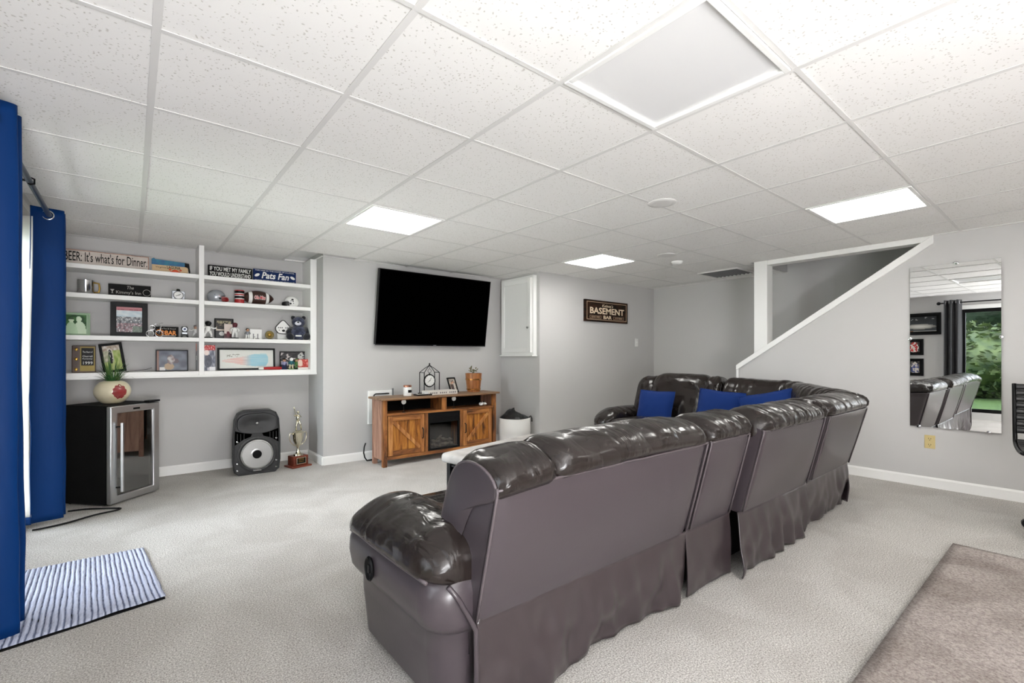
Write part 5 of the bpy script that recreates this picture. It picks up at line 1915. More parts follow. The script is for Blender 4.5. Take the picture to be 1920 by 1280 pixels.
def plank_sign(name, lab, cat, px0, px1, h_, Y, z, mat, depth=0.025, group=None):
    a, b = atY(px0, 560, Y), atY(px1, 560, Y)
    w_ = b.x - a.x
    t = thing(name, lab, cat, ((a.x + b.x) / 2, Y, z), 0, group)
    MB().box(-w_ / 2, w_ / 2, 0, depth, 0, h_).build('board', mat, t, bevel=0.002)
    return t, w_


mt('sign_pale', (206, 196, 188), 0.7, var=(7, (178, 166, 158), 0.4, 0.75, (1, 1, 5)))
mt('ink_black', (16, 15, 15), 0.6, spec=0.15)
mt('sign_black', (16, 15, 15), 0.55, spec=0.12)
mt('sign_navy', (14, 38, 86), 0.5, spec=0.15)
mt('letter_white', (236, 236, 232), 0.6)
mt('letter_grey', (168, 166, 160), 0.6)
mt('letter_orange', (226, 140, 62), 0.6)
TL = -0.0008
# top board, left bay
t, w_ = plank_sign('beer_sign', 'long pale wooden plank sign with the BEER dinner joke', 'sign', 110, 279, 0.125, 5.36, ZA, 'sign_pale', group='plank signs on the top shelf')
MB().ring(w_, 0.125, 0.006, -0.002, 0.004).build('edge', 'wood_pale_z', t)
text('lettering', "BEER: It's what's for Dinner.", 'ink_black', t, (0.010, TL, 0.066), width=w_ * 0.925, height=0.082, bold=0.0003)
t, w_ = plank_sign('beach_sign', 'painted driftwood sign with blue band, tan sand and orange crab', 'sign', 285, 356, 0.02, 5.40, ZA, 'tan', group='plank signs on the top shelf')
MB().prism([(-w_ / 2, 0.0), (w_ * 0.30, 0.0), (w_ * 0.44, 0.02), (w_ * 0.47, 0.075), (-w_ / 2, 0.075)], -0.001, 0.018).build('sand_band', 'tan', t)
mt('sea_blue', (22, 92, 138), 0.5, var=(20, (30, 128, 150), 0.4, 0.7))
MB().prism([(-w_ / 2 - 0.003, 0.073), (w_ * 0.40, 0.073), (w_ * 0.46, 0.062), (w_ * 0.36, 0.112), (-w_ * 0.42, 0.122), (-w_ * 0.45, 0.132), (-w_ / 2 - 0.003, 0.122)], -0.004, 0.018).build('sea_band', 'sea_blue', t)
MB().prism([(w_ * 0.36, 0.112), (w_ * 0.48, 0.108), (w_ * 0.51, 0.03), (w_ * 0.495, 0.012), (w_ * 0.44, 0.068), (w_ * 0.36, 0.074)], -0.005, 0.02).build('dark_tip', 'ink_black', t)
cr = MB().ell((0.03, -0.012, 0.022), (0.026, 0.012, 0.016), 14, 10)
for sx in (-1, 1):
    for k in range(3):
        cr.tube([(0.03 + sx * 0.02, -0.012, 0.018), (0.03 + sx * (0.034 + 0.004 * k), -0.014, 0.022 - 0.006 * k), (0.03 + sx * (0.040 + 0.004 * k), -0.014, 0.004)], 0.003, 6)
    cr.ell((0.03 + sx * 0.04, -0.016, 0.036), (0.010, 0.006, 0.008), 8, 6)
cr.build('crab', 'orange', t, smooth=180)
text('lettering', 'Virginia', 'ink_black', t, (-w_ * 0.28, -0.002, 0.052), width=w_ * 0.26, height=0.018, shear=0.2)
text('lettering', 'LAGUNA', 'ink_black', t, (w_ * 0.06, -0.002, 0.055), width=w_ * 0.36, height=0.026, bold=0.0008)
# top board, right bay
t, w_ = plank_sign('family_sign', 'black plank sign with two lines of white family lettering', 'sign', 390, 473, 0.120, 5.38, ZA, 'sign_black', group='plank signs on the top shelf')
text('lettering', 'IF YOU MET MY FAMILY', 'letter_white', t, (0, TL, 0.086), width=w_ * 0.93, height=0.040, bold=0.0006)
text('lettering', 'YOU WOULD UNDERSTAND', 'letter_white', t, (0, TL, 0.036), width=w_ * 0.93, height=0.040, bold=0.0006)
t, w_ = plank_sign('fan_sign', 'navy blue plank sign with white script between two footballs', 'sign', 475, 555, 0.128, 5.38, ZA, 'sign_navy', group='plank signs on the top shelf')
text('lettering', 'Pats Fan', 'letter_white', t, (0, TL, 0.065), width=w_ * 0.64, height=0.066, bold=0.0012, shear=0.22)
text('lettering', 'YOU ARE IN THE HOME OF A LOYAL', 'letter_white', t, (0, TL, 0.115), width=w_ * 0.92, height=0.012)
text('lettering', 'ENTER RESPECTFULLY OR STAY OUT', 'letter_white', t, (0, TL, 0.014), width=w_ * 0.92, height=0.012)
for sx in (-1, 1):
    MB().ell((0, 0, 0), (0.026, 0.003, 0.014), 16, 8).build('football_emblem', 'letter_white', t, (sx * w_ * 0.415, 0, 0.066), (0, sx * 0.5, 0), smooth=180)

# second board
x, w_, h_ = span(149, 172, 526, 551, 5.40)
t = thing('steel_mug', 'polished steel mug with handle on the second shelf', 'mug', (x, 5.40, ZB))
MB().lathe([(0, 0), (0.054, 0), (0.056, 0.004), (0.055, 0.118), (0.056, 0.122), (0.051, 0.122), (0.050, 0.01), (0, 0.008)], n=32).build('body', 'chrome', t, smooth=40)
MB().tube([(0.053, 0, 0.105), (0.085, 0, 0.10), (0.09, 0, 0.06), (0.085, 0, 0.025), (0.053, 0, 0.02)], 0.007, 8).build('handle', 'gold', t, smooth=180)
t, w_ = plank_sign('inn_sign', 'black plank sign with faint grey lettering on the second shelf', 'sign', 203, 283, 0.110, 5.40, ZB, 'sign_black')
text('lettering', 'The', 'letter_grey', t, (0, TL, 0.083), width=w_ * 0.16, height=0.028, shear=0.2)
text('lettering', "Kimmy's Inn", 'letter_grey', t, (-0.01, TL, 0.038), width=w_ * 0.58, height=0.036)
MB().lathe([(0.026, -0.001), (0.029, -0.001), (0.029, 0.001), (0.026, 0.001), (0.026, -0.001)], (w_ * 0.40, 0, 0.048), 24, 'y').build('emblem', 'letter_grey', t)
MB().prism([(-0.014, 0.062), (0.014, 0.062), (0.003, 0.045), (0.003, 0.030), (0.010, 0.027), (-0.010, 0.027), (-0.003, 0.030), (-0.003, 0.045)], -0.001, 0.001).build('emblem', 'letter_grey', t, (-w_ * 0.41, 0, 0))
x, w_, h_ = span(323, 346, 542, 561, 5.40)
t = thing('silver_clock', 'little square silver clock ornament on the second shelf', 'clock', (x, 5.40, ZB))
MB().box(-0.05, 0.05, 0, 0.03, 0, 0.088).build('case', 'silver_paint', t, bevel=0.004)
MB().lathe([(0.034, 0.0), (0.040, 0.004), (0.034, 0.008), (0.034, 0.0)], (0, 0, 0.046), 28, 'y').build('bezel', 'grey', t, smooth=60)
MB().lathe([(0, 0.002), (0.034, 0.002), (0.034, 0.0)], (0, 0, 0.046), 28, 'y').build('dial', 'white_gloss', t)
MB().quadbar((0, -0.004, 0.046), (0.018, -0.004, 0.058), 0.004, 0.002, (0, 1, 0)).quadbar((0, -0.004, 0.046), (-0.02, -0.004, 0.04), 0.003, 0.002, (0, 1, 0)).build('hands', 'black', t)
MB().lathe([(0, 0.088), (0.014, 0.088), (0.016, 0.098), (0.010, 0.106), (0, 0.106)], (0, 0.015, 0), 12).build('knob', 'black', t, smooth=60)


def helmet(name, lab, px0, px1, z, shell, maskm, face, decal, Y=5.40, s_=1.0):
    a, b = atY(px0, 560, Y), atY(px1, 560, Y)
    t = thing(name, lab, 'helmet', ((a.x + b.x) / 2, Y, z), 0)
    R_ = 0.068 * s_
    f = face
    vs, fs = [], []
    nu, nv = 26, 16
    for j in range(nv + 1):
        th_ = PI * 0.80 * j / nv
        for i in range(nu):
            a_ = 2 * PI * i / nu
            x_, y_, z_ = R_ * 1.14 * math.sin(th_) * math.cos(a_), R_ * 0.92 * math.sin(th_) * math.sin(a_), R_ * math.cos(th_)
            vs.append((x_, y_, R_ * 0.82 + z_))
    for j in range(nv):
        for i in range(nu):
            l = (i + 1) % nu
            m_ = (vs[j * nu + i][0] + vs[(j + 1) * nu + l][0]) / 2 * f
            zz = (vs[j * nu + i][2] + vs[(j + 1) * nu + l][2]) / 2
            if m_ > R_ * 0.62 and zz < R_ * 1.05:
                continue                       # face opening
            fs.append((j * nu + i, (j + 1) * nu + i, (j + 1) * nu + l, j * nu + l))
    MB().add(vs, fs).build('shell', shell, t, smooth=180, solid=0.003)
    MB().lathe([(0, 0), (R_ * 0.7, 0), (R_ * 0.75, 0.004), (0, 0.004)], n=20).build('padding', 'black_matte', t)
    g = MB()
    for z_, r_ in ((0.30, 1.42), (0.52, 1.46), (0.74, 1.36)):
        g.tube([(f * R_ * 0.55, -R_ * 0.86, R_ * z_), (f * R_ * 1.05, -R_ * 0.72, R_ * z_), (f * R_ * r_, -R_ * 0.25, R_ * z_), (f * R_ * r_, R_ * 0.25, R_ * z_), (f * R_ * 1.05, R_ * 0.72, R_ * z_), (f * R_ * 0.55, R_ * 0.86, R_ * z_)], 0.0042, 6)
    for y_ in (-0.25, 0.25):
        g.tube([(f * R_ * 1.42, R_ * y_, R_ * 0.28), (f * R_ * 1.46, R_ * y_, R_ * 0.52), (f * R_ * 1.36, R_ * y_, R_ * 0.76)], 0.0042, 6)
    g.build('face_mask', maskm, t, smooth=180)
    MB().lathe([(0, 0.004), (0.009, 0.003), (0.010, 0.0)], (f * R_ * 0.35, -R_ * 0.86, R_ * 0.55), 14, 'y').build('ear_hole', 'black', t)
    decal(t, R_, f)
    return t


def decal_star(t, R_, f):
    g = MB().ell((-f * R_ * 0.05, -R_ * 0.83, R_ * 1.02), (R_ * 0.36, 0.005, R_ * 0.17), 14, 8)
    g.build('decal', 'navy', t, smooth=180)
    MB().ell((f * R_ * 0.22, -R_ * 0.84, R_ * 0.96), (R_ * 0.18, 0.005, R_ * 0.07), 12, 8).build('decal', 'red', t, smooth=180)


def decal_dots(t, R_, f):
    g = MB()
    for x_, z_, r in ((-0.05, 1.20, 0.2), (0.02, 0.92, 0.12), (-0.30, 0.98, 0.10), (0.10, 0.62, 0.09)):
        y_ = -0.92 * math.sqrt(max(0.02, 1 - (x_ / 1.14) ** 2 - (z_ - 0.82) ** 2))
        g.ell((-f * R_ * x_, R_ * y_, R_ * z_), (R_ * r, 0.005, R_ * r * 0.8), 12, 8)
    g.build('decal', 'black', t, smooth=180)


helmet('football_helmet', 'silver mini football helmet with red face mask', 391, 420, ZB, 'silver_paint', 'red', 1, decal_star)
helmet('football_helmet', 'white mini football helmet with dark face mask', 533, 560, ZB, 'white_gloss', 'dark_metal', -1, decal_dots, s_=0.92)

x, w_, h_ = span(440, 457, 544, 567, 5.37)
t = thing('striped_cup', 'red cup with black and white bands beside the football', 'cup', (x, 5.36, ZB))
for z0, z1, m_ in ((0, 0.042, 'red'), (0.042, 0.050, 'white_gloss'), (0.050, 0.074, 'black'), (0.074, 0.080, 'white_gloss'), (0.080, 0.094, 'red'), (0.094, 0.100, 'white_gloss'), (0.100, 0.124, 'black'), (0.124, 0.132, 'red')):
    MB().lathe([(0 if z0 == 0 else 0.03, z0), (0.043, z0), (0.043, z1), (0.03, z1)], n=28).build('band', m_, t, smooth=40)
MB().lathe([(0, 0.126), (0.036, 0.126), (0.036, 0.128), (0, 0.128)], n=24).build('inside', 'black', t)

x, w_, h_ = span(456, 510, 545, 571, 5.40)
t = thing('football', 'brown and white American football with red lettering', 'ball', (x, 5.40, ZB), math.radians(4))
R_, Lh = 0.072, 0.152
prof = [(R_ * math.cos(q * PI / 2) ** 0.85 if abs(q) < 1 else 0.0, Lh * (math.sin(q * PI / 2) * 0.5 + q * 0.5)) for q in [k / 14 for k in range(-14, 15)]]


def ball_band(lo, hi, d):
    ps = [(r + d, l) for r, l in prof if lo - 1e-6 <= l <= hi + 1e-6]
    return MB().lathe(ps, (0, 0, R_ + 0.002), 32, 'x')


full = MB().lathe(prof, (0, 0, R_ + 0.002), 32, 'x').build('leather_cover', 'football', t, smooth=180)
for sg in (-1, 1):
    lo, hi = sorted((sg * 0.064, sg * 0.094))
    rr = []
    for k in range(7):
        l_ = lo + (hi - lo) * k / 6
        for q in range(len(prof) - 1):
            if prof[q][1] <= l_ <= prof[q + 1][1]:
                f_ = (l_ - prof[q][1]) / (prof[q + 1][1] - prof[q][1])
                rr.append((prof[q][0] + f_ * (prof[q + 1][0] - prof[q][0]) + 0.0012, l_))
    MB().lathe([(0.02, rr[0][1])] + rr + [(0.02, rr[-1][1])], (0, 0, R_ + 0.002), 32, 'x').build('stripe', 'white_gloss', t, smooth=40)
lc = MB()
for k in range(8):
    xx = -0.042 + 0.012 * k
    lc.quadbar((xx, -0.022, R_ * 1.0 + 0.062), (xx, 0.004, R_ * 1.0 + 0.070), 0.005, 0.003)
lc.quadbar((-0.048, -0.010, R_ + 0.068), (0.048, -0.010, R_ + 0.068), 0.005, 0.003)
lc.build('laces', 'letter_white', t)
mt('letter_red', (196, 48, 56), 0.5)
text('lettering', 'Ole Miss', 'letter_white', t, (0, -R_ - 0.0012, R_ - 0.002), width=0.104, height=0.042, bold=0.0042, shear=0.15)
text('lettering', 'Ole Miss', 'letter_red', t, (0, -R_ - 0.0024, R_ - 0.002), width=0.098, height=0.036, bold=0.0012, shear=0.15)


# third board ---------------------------------------------------------------
def couple(u, v):
    if u > 0.90 or u < 0.02 or v < 0.03 or v > 0.97:
        return (150, 176, 146)
    for cx_, r in ((0.30, 0.10), (0.60, 0.11)):
        hx_, hy = (u - cx_) / r, (v - (0.70 if cx_ < 0.5 else 0.74)) / (r * 1.35)
        if hx_ * hx_ + hy * hy < 1:
            return (60, 84, 56) if (cx_ < 0.5 and hy > 0.35) else (206, 226, 196)
    if ((u - 0.30) / 0.25) ** 2 + ((v - 0.10) / 0.52) ** 2 < 1:
        return (184, 212, 178)
    if ((u - 0.64) / 0.27) ** 2 + ((v - 0.08) / 0.56) ** 2 < 1:
        return (202, 222, 194)
    return mixc((70, 120, 62), (30, 70, 34), 0.5 + nz(u * 6, v * 6, 2))


def bridge_crowd(u, v):
    if v > 0.86:
        e = abs(v - 0.895) < 0.018 and 0.06 < u < 0.94 and nz(u * 40, 2, 1) > -0.35
        return (120, 20, 40) if e else (190, 120, 126)
    if v > 0.62:
        n = nz(u * 4, v * 9, 3)
        return mixc((176, 196, 206), (216, 224, 226), 0.5 + n)
    n = nz(u * 11, v * 11, 5)
    n2 = nz(u * 22, v * 20, 8)
    c = mixc((56, 60, 66), (190, 192, 194), 0.45 + n * 0.8)
    if v < 0.36:
        c = mixc(c, (150, 74, 84), 0.35 + n2)
    if n2 > 0.42:
        c = (236, 234, 232)
    if v < 0.24 and u > 0.62:
        c = mixc((84, 100, 84), (130, 140, 130), 0.5 + n2)
    return c


def golfer(u, v):
    if ((u - 0.40) / 0.10) ** 2 + ((v - 0.55) / 0.30) ** 2 < 1:
        return (30, 30, 34) if nz(u * 14, v * 14, 2) < 0.3 else (210, 206, 200)
    if v > 0.78:
        return mixc((170, 150, 130), (230, 226, 220), 0.5 + nz(u * 9, v * 9, 4))
    if u > 0.55 or v < 0.35:
        return mixc((146, 170, 84), (206, 214, 150), 0.5 + nz(u * 5, v * 5, 6))
    return mixc((220, 214, 196), (160, 164, 130), 0.5 + nz(u * 8, v * 8, 7))


def player_mono(u, v):
    if u < 0.07:
        return (136, 98, 84)
    e1 = ((u - 0.46) / 0.13) ** 2 + ((v - 0.55) / 0.24) ** 2
    e2 = ((u - 0.40) / 0.16) ** 2 + ((v - 0.20) / 0.18) ** 2
    e3 = ((u - 0.62) / 0.10) ** 2 + ((v - 0.48) / 0.12) ** 2
    if e1 < 1:
        return mixc((190, 186, 182), (110, 90, 92), e1 + nz(u * 9, v * 9, 1))
    if e2 < 1:
        return (168, 142, 112)
    if e3 < 1:
        return (90, 78, 84)
    if v < 0.16 and 0.1 < u < 0.28:
        return (210, 208, 204)
    return mixc((74, 80, 96), (112, 118, 132), 0.5 + nz(u * 4, v * 4, 2))


def shelf_frame(name, lab, px0, px1, py0, py1, Y, z, bar, fn, nx, ny, fmat='black', lean=0.10, rotz=0.0, depth=0.018, mount=0.0, roll=0.0):
    x, w_, h_ = span(px0, px1, py0, py1, Y)
    return easel_frame(name, lab, 'photo frame', (x, Y, z), rotz, w_, h_, bar, depth, fmat, nx, ny, fn, lean, 'framed pictures on the shelves', mount, roll)


mt('green_glass', (150, 178, 146), 0.2, coat=0.5)
shelf_frame('framed_photo', 'pale green glass photo frame showing two people close together', 116, 169, 586, 629, 5.40, ZC_, 0.010, couple, 32, 26, 'green_glass')
shelf_frame('framed_photo', 'large thick black frame with red headed crowd picture', 207, 277, 565, 629, 5.42, ZC_, 0.040, bridge_crowd, 40, 44, 'black', 0.06, depth=0.03)

x, w_, h_ = span(278, 300, 603, 632, 5.36)
t = thing('wire_bicycle', 'small twisted silver wire ornament beside the large frame', 'ornament', (x, 5.34, ZC_))
g = MB()
for cx_, cz_, r in ((-0.03, 0.03, 0.028), (0.035, 0.03, 0.028), (-0.015, 0.085, 0.02)):
    g.tube([(cx_ + r * math.cos(a), 0, cz_ + r * math.sin(a)) for a in [2 * PI * k / 20 for k in range(20)]], 0.003, 6, closed=True)
g.tube([(-0.03, 0, 0.03), (0.0, 0.004, 0.07), (0.035, 0, 0.03), (0.05, -0.004, 0.10), (0.035, 0, 0.125), (0.062, 0.003, 0.13)], 0.003, 6)
g.tube([(0.0, 0, 0.07), (-0.02, 0, 0.10), (0.01, 0, 0.118), (0.03, 0, 0.10)], 0.003, 6)
g.tube([(-0.058, 0.0, 0.003), (0.063, 0.0, 0.003)], 0.0035, 6)
g.build('wire', 'chrome', t, smooth=180)

t, w_ = plank_sign('bar_sign', 'small black bar sign with orange letters on the third shelf', 'sign', 288, 335, 0.098, 5.38, ZC_, 'sign_black')
text('lettering', 'BAR', 'letter_orange', t, (w_ * 0.17, TL, 0.040), width=w_ * 0.46, height=0.042, bold=0.0018)
text('lettering', 'The Fox & Hound', 'letter_grey', t, (0.01, TL, 0.080), width=w_ * 0.66, height=0.014)
MB().tube([(-w_ * 0.27 + 0.026 * math.cos(a), -0.001, 0.044 + 0.026 * math.sin(a)) for a in [2 * PI * k / 24 for k in range(24)]], 0.003, 6, closed=True).build('emblem', 'letter_orange', t, smooth=180)
MB().box(-0.03, 0.07, -0.002, 0.0, 0.012, 0.016).build('arrow_line', 'letter_white', t)
text('lettering', 'O', 'letter_orange', t, (-w_ * 0.13, TL, 0.040), width=0.03, height=0.04)

x, w_, h_ = span(339, 353, 612, 633, 5.38)
t = thing('mantel_watch', 'tiny black and silver watch shaped ornament right of the bar sign', 'ornament', (x, 5.37, ZC_))
MB().prism([(-0.028, 0), (-0.020, 0.0), (-0.012, 0.02), (0.012, 0.02), (0.020, 0), (0.030, 0), (0.028, 0.03), (0.020, 0.055), (0.028, 0.085), (0.020, 0.105), (-0.020, 0.105), (-0.028, 0.085), (-0.020, 0.055), (-0.028, 0.03)], -0.006, 0.012).build('body', 'black', t, bevel=0.002)
MB().lathe([(0, 0.009), (0.019, 0.009), (0.022, 0.006)], (0, 0, 0.080), 24, 'y').build('dial', 'silver_paint', t, smooth=40)
MB().lathe([(0, 0.010), (0.010, 0.010), (0.010, 0.006)], (0, 0, 0.080), 20, 'y').build('inner_dial', 'navy', t)
MB().box(-0.02, 0.02, -0.008, -0.004, 0.035, 0.050).build('plate', 'silver_paint', t)


def figurine(name, lab, px_, Y, z, h_, jersey, head, helm=None, pants='white_gloss', base='black', pose=0, group=None, cap=None):
    """small standing sports figure h_ tall on a round base"""
    t = thing(name, lab, 'figurine', (atY(px_, 600, Y).x, Y, z), 0, group)
    k = h_ / 0.15
    S_ = lambda p: tuple(q * k for q in p)
    MB().lathe([(0, 0), (0.036 * k, 0), (0.034 * k, 0.01 * k), (0, 0.012 * k)], n=20).build('base', base, t, smooth=40)
    sp = 0.016 if pose == 0 else 0.026
    MB().tube([S_((-sp, 0, 0.01)), S_((-sp * 0.9, 0.004, 0.035)), S_((-0.010, 0, 0.066))], [0.008 * k, 0.009 * k, 0.013 * k], 10).tube([S_((sp, -0.004, 0.01)), S_((sp * 0.95, 0, 0.035)), S_((0.010, 0, 0.066))], [0.008 * k, 0.009 * k, 0.013 * k], 10).build('legs', pants, t, smooth=180)
    MB().tube([S_((0, 0, 0.058)), S_((0, 0, 0.075)), S_((0.002, 0, 0.098)), S_((0.002, 0, 0.108))], [0.017 * k, 0.018 * k, 0.022 * k, 0.010 * k], 12).build('torso', jersey, t, smooth=180)
    for sx in (-1, 1):
        e = S_((sx * 0.042, -0.008, 0.085)) if pose else S_((sx * 0.034, -0.006, 0.078))
        hnd_ = S_((sx * 0.062, -0.012, 0.092)) if pose else S_((sx * 0.026, -0.022, 0.068))
        MB().tube([S_((sx * 0.018, 0, 0.100)), e, hnd_], [0.009 * k, 0.007 * k, 0.006 * k], 8).build('arm', jersey, t, smooth=180)
    MB().ell(S_((0.002, -0.002, 0.126)), S_((0.021, 0.021, 0.023)), 16, 10).build('head', head, t, smooth=180)
    if helm:
        MB().ell(S_((0.002, 0.004, 0.132)), S_((0.025, 0.024, 0.021)), 16, 10).tube([S_((-0.016, -0.016, 0.122)), S_((0.002, -0.030, 0.118)), S_((0.018, -0.016, 0.122))], 0.002 * k, 6).build('helmet', helm, t, smooth=180)
    if cap:
        MB().ell(S_((0.002, 0.002, 0.138)), S_((0.023, 0.023, 0.014)), 14, 8).lathe([(0, 0.128 * k), (0.02 * k, 0.128 * k), (0.02 * k, 0.131 * k), (0, 0.132 * k)], (0.002 * k, -0.018 * k, 0), 14).build('cap', cap, t, smooth=180)
    return t


figurine('batter_figurine', 'white batter figurine with black helmet beside the shelf divider', 390, 5.38, ZC_, 0.165, 'white_gloss', 'black', 'black', 'white_gloss', 'black', 1)
figurine('batter_figurine', 'small white batter figurine with raised arms left of the divider', 367, 5.50, ZC_, 0.13, 'white_gloss', 'skin', None, 'white_gloss', 'black', 1, cap='grey')


def lake_house(u, v):
    if v > 0.74:
        return (166, 156, 122) if (0.06 < u < 0.94 and nz(u * 16, v * 9, 2) > -0.1 and 0.78 < v < 0.94) else (30, 26, 20)
    if v > 0.46:
        return (150, 130, 110) if nz(u * 8, v * 8, 4) > 0.4 else (34, 26, 20)
    if v > 0.38:
        return (214, 204, 188)
    if ((u - 0.36) / 0.16) ** 2 + ((v - 0.22) / 0.12) ** 2 < 1:
        return (206, 206, 204)
    return (40, 40, 42)


shelf_frame('framed_photo', 'black framed sepia picture behind the red bobble figures', 402, 438, 595, 633, 5.46, ZC_, 0.012, lake_house, 26, 28, 'black', 0.06)


def booklet_fn(u, v):
    if ((u - 0.45) / 0.2) ** 2 + ((v - 0.30) / 0.22) ** 2 < 1:
        return (110, 48, 58)
    if v > 0.35:
        return (222, 208, 200)
    return mixc((96, 40, 50), (60, 30, 36), 0.5 + nz(u * 8, v * 8, 1))


x, w_, h_ = span(421, 437, 605, 633, 5.40)
t = thing('photo_card', 'upright cream and wine red card before the sepia picture', 'card', (x, 5.41, ZC_), 0, rot=(-0.12, 0, 0))
MB().box(-w_ / 2, w_ / 2, 0.0008, 0.006, 0, h_).build('card', 'paper', t)
picture('print', w_, h_, 18, 26, booklet_fn, t)
mt('maroon', (92, 30, 42), 0.5)
figurine('bobble_figure', 'maroon and white bobble figure with dark cap before the sepia picture', 440, 5.35, ZC_, 0.158, 'white_gloss', 'maroon', None, 'white_gloss', 'black', 0, cap='maroon')

x, w_, h_ = span(468, 491, 615, 634, 5.44)
t = thing('white_box', 'small plain white box with grey numerals on the third shelf', 'box', (x, 5.43, ZC_))
MB().box(-w_ / 2, w_ / 2, 0, 0.05, 0, 0.107).build('carton', 'white_gloss', t, bevel=0.004)
g = MB()
for xx in (-0.028, 0.012):
    g.box(xx, xx + 0.009, -0.001, 0.0005, 0.004, 0.058)
g.box(-0.006, 0.030, -0.001, 0.0005, 0.004, 0.012).box(-0.019, -0.006, -0.001, 0.0005, 0.022, 0.028)
g.build('print_mark', 'grey', t)
figurine('bobble_figure', 'grey robed bobble figure with black hair before the white box', 464, 5.37, ZC_, 0.108, 'silver_paint', 'skin', 'black', 'white_gloss', 'white_gloss', 0)
x, w_, h_ = span(498, 513, 623, 634, 5.38)
t = thing('display_coin', 'round dark gold medallion standing on its edge', 'medallion', (x, 5.38, ZC_))
MT['old_gold'] = M('old_gold', (112, 98, 52), 0.4, metal=0.6)
MB().lathe([(0, 0.004), (0.032, 0.004), (0.034, 0.008), (0.041, 0.008), (0.042, 0.0), (0.041, -0.008), (0, -0.008)], (0, 0, 0.048), 36, 'y').build('disc', 'old_gold', t, smooth=40)
MB().lathe([(0.0, 0.010), (0.018, 0.008), (0.020, 0.004)], (0, 0, 0.048), 20, 'y').build('relief', 'gold', t, smooth=60)
MB().box(-0.06, 0.03, -0.02, 0.02, 0, 0.008).build('stand', 'black', t)

x, w_, h_ = span(516, 545, 599, 634, 5.46)
t = thing('home_plate_plaque', 'white home plate shaped plaque with black outline by the bear', 'plaque', (x, 5.44, ZC_), 0, rot=(-0.08, 0, 0))
pp = [(-0.055, 0.072), (0.055, 0.072), (0.072, 0.13), (0.0, 0.215), (-0.072, 0.13)]
pq = [(p_.x, p_.y) for p_ in catmull([Vector((a, b_, 0)) for a, b_ in ((-0.05, 0.075), (0.0, 0.066), (0.05, 0.075), (0.076, 0.125), (0.042, 0.175), (0.0, 0.212), (-0.042, 0.175), (-0.076, 0.125))], 4)]
MB().prism(pq, 0, 0.012).build('plate', 'white_gloss', t)
MB().tube([(a, -0.001, b_) for a, b_ in pq], 0.0042, 6, closed=True).build('outline', 'black', t, smooth=180)
g = MB()
for k in range(6):
    if k != 3:
        g.box(-0.052 + k * 0.018, -0.040 + k * 0.018, -0.0012, 0, 0.125, 0.138)
g.box(-0.044, -0.036, -0.0012, 0, 0.098, 0.110).box(0.032, 0.040, -0.0012, 0, 0.098, 0.110)
g.build('print_mark', 'grey', t)
MB().ell((0.002, -0.002, 0.100), (0.015, 0.004, 0.012), 14, 8).build('emblem', 'black', t, smooth=180)
MT['clear_acrylic'] = M('clear_acrylic', (226, 228, 226), 0.1, spec=0.6)
MB().box(-0.060, 0.060, 0.002, 0.05, 0, 0.072).build('stand', 'clear_acrylic', t, bevel=0.004)

x, w_, h_ = span(541, 582, 590, 634, 5.42)
mt('bear_navy', (32, 38, 62), 0.9, sheen=0.3, var=(26, (84, 90, 116), 0.42, 0.7), bump=(60, 1.0, 0.012))
mt('bear_dark', (22, 24, 32), 0.95, sheen=0.4, bump=(70, 0.8, 0.01))
mt('bear_muzzle', (214, 214, 224), 0.9, sheen=0.3)
t = thing('teddy_bear', 'dark blue plush teddy bear sitting at the right shelf end', 'teddy bear', (x - 0.012, 5.42, ZC_), math.radians(-14))
MB().tube([(0, 0, 0.0), (0, 0, 0.03), (0, 0.004, 0.09), (0, 0.006, 0.135), (0, 0.004, 0.158)], [0.075, 0.092, 0.088, 0.066, 0.04], 20).build('body', 'bear_navy', t, smooth=180)
hd = MB().ell((0.0, -0.006, 0.195), (0.066, 0.058, 0.060), 22, 14).build('head', 'bear_navy', t, smooth=180)
for sx in (-1, 1):
    MB().ell((sx * 0.052, 0.0, 0.243), (0.022, 0.014, 0.022), 14, 10).build('ear', 'bear_dark', hd, smooth=180)
    MB().ell((sx * 0.024, -0.056, 0.206), (0.006, 0.005, 0.006), 10, 8).build('eye', 'black', hd, smooth=180)
    MB().tube([(sx * 0.066, -0.005, 0.125), (sx * 0.095, -0.03, 0.085), (sx * 0.082, -0.062, 0.045)], [0.03, 0.030, 0.026], 14).ell((sx * 0.082, -0.062, 0.045), (0.026, 0.026, 0.026), 14, 10).build('arm', 'bear_dark', t, smooth=180)
    MB().tube([(sx * 0.05, -0.02, 0.034), (sx * 0.075, -0.075, 0.032), (sx * 0.085, -0.105, 0.036)], [0.036, 0.034, 0.034], 14).ell((sx * 0.085, -0.105, 0.038), (0.034, 0.022, 0.036), 14, 10).build('leg', 'bear_dark', t, smooth=180)
MB().ell((-0.004, -0.056, 0.180), (0.032, 0.024, 0.024), 16, 10).build('muzzle', 'bear_muzzle', hd, smooth=180)
MB().ell((-0.004, -0.080, 0.190), (0.011, 0.007, 0.008), 12, 8).build('nose', 'black', hd, smooth=180)
MB().box(-0.03, 0.03, -0.100, -0.088, 0.036, 0.052).build('chest_badge', 'letter_white', t, bevel=0.003)

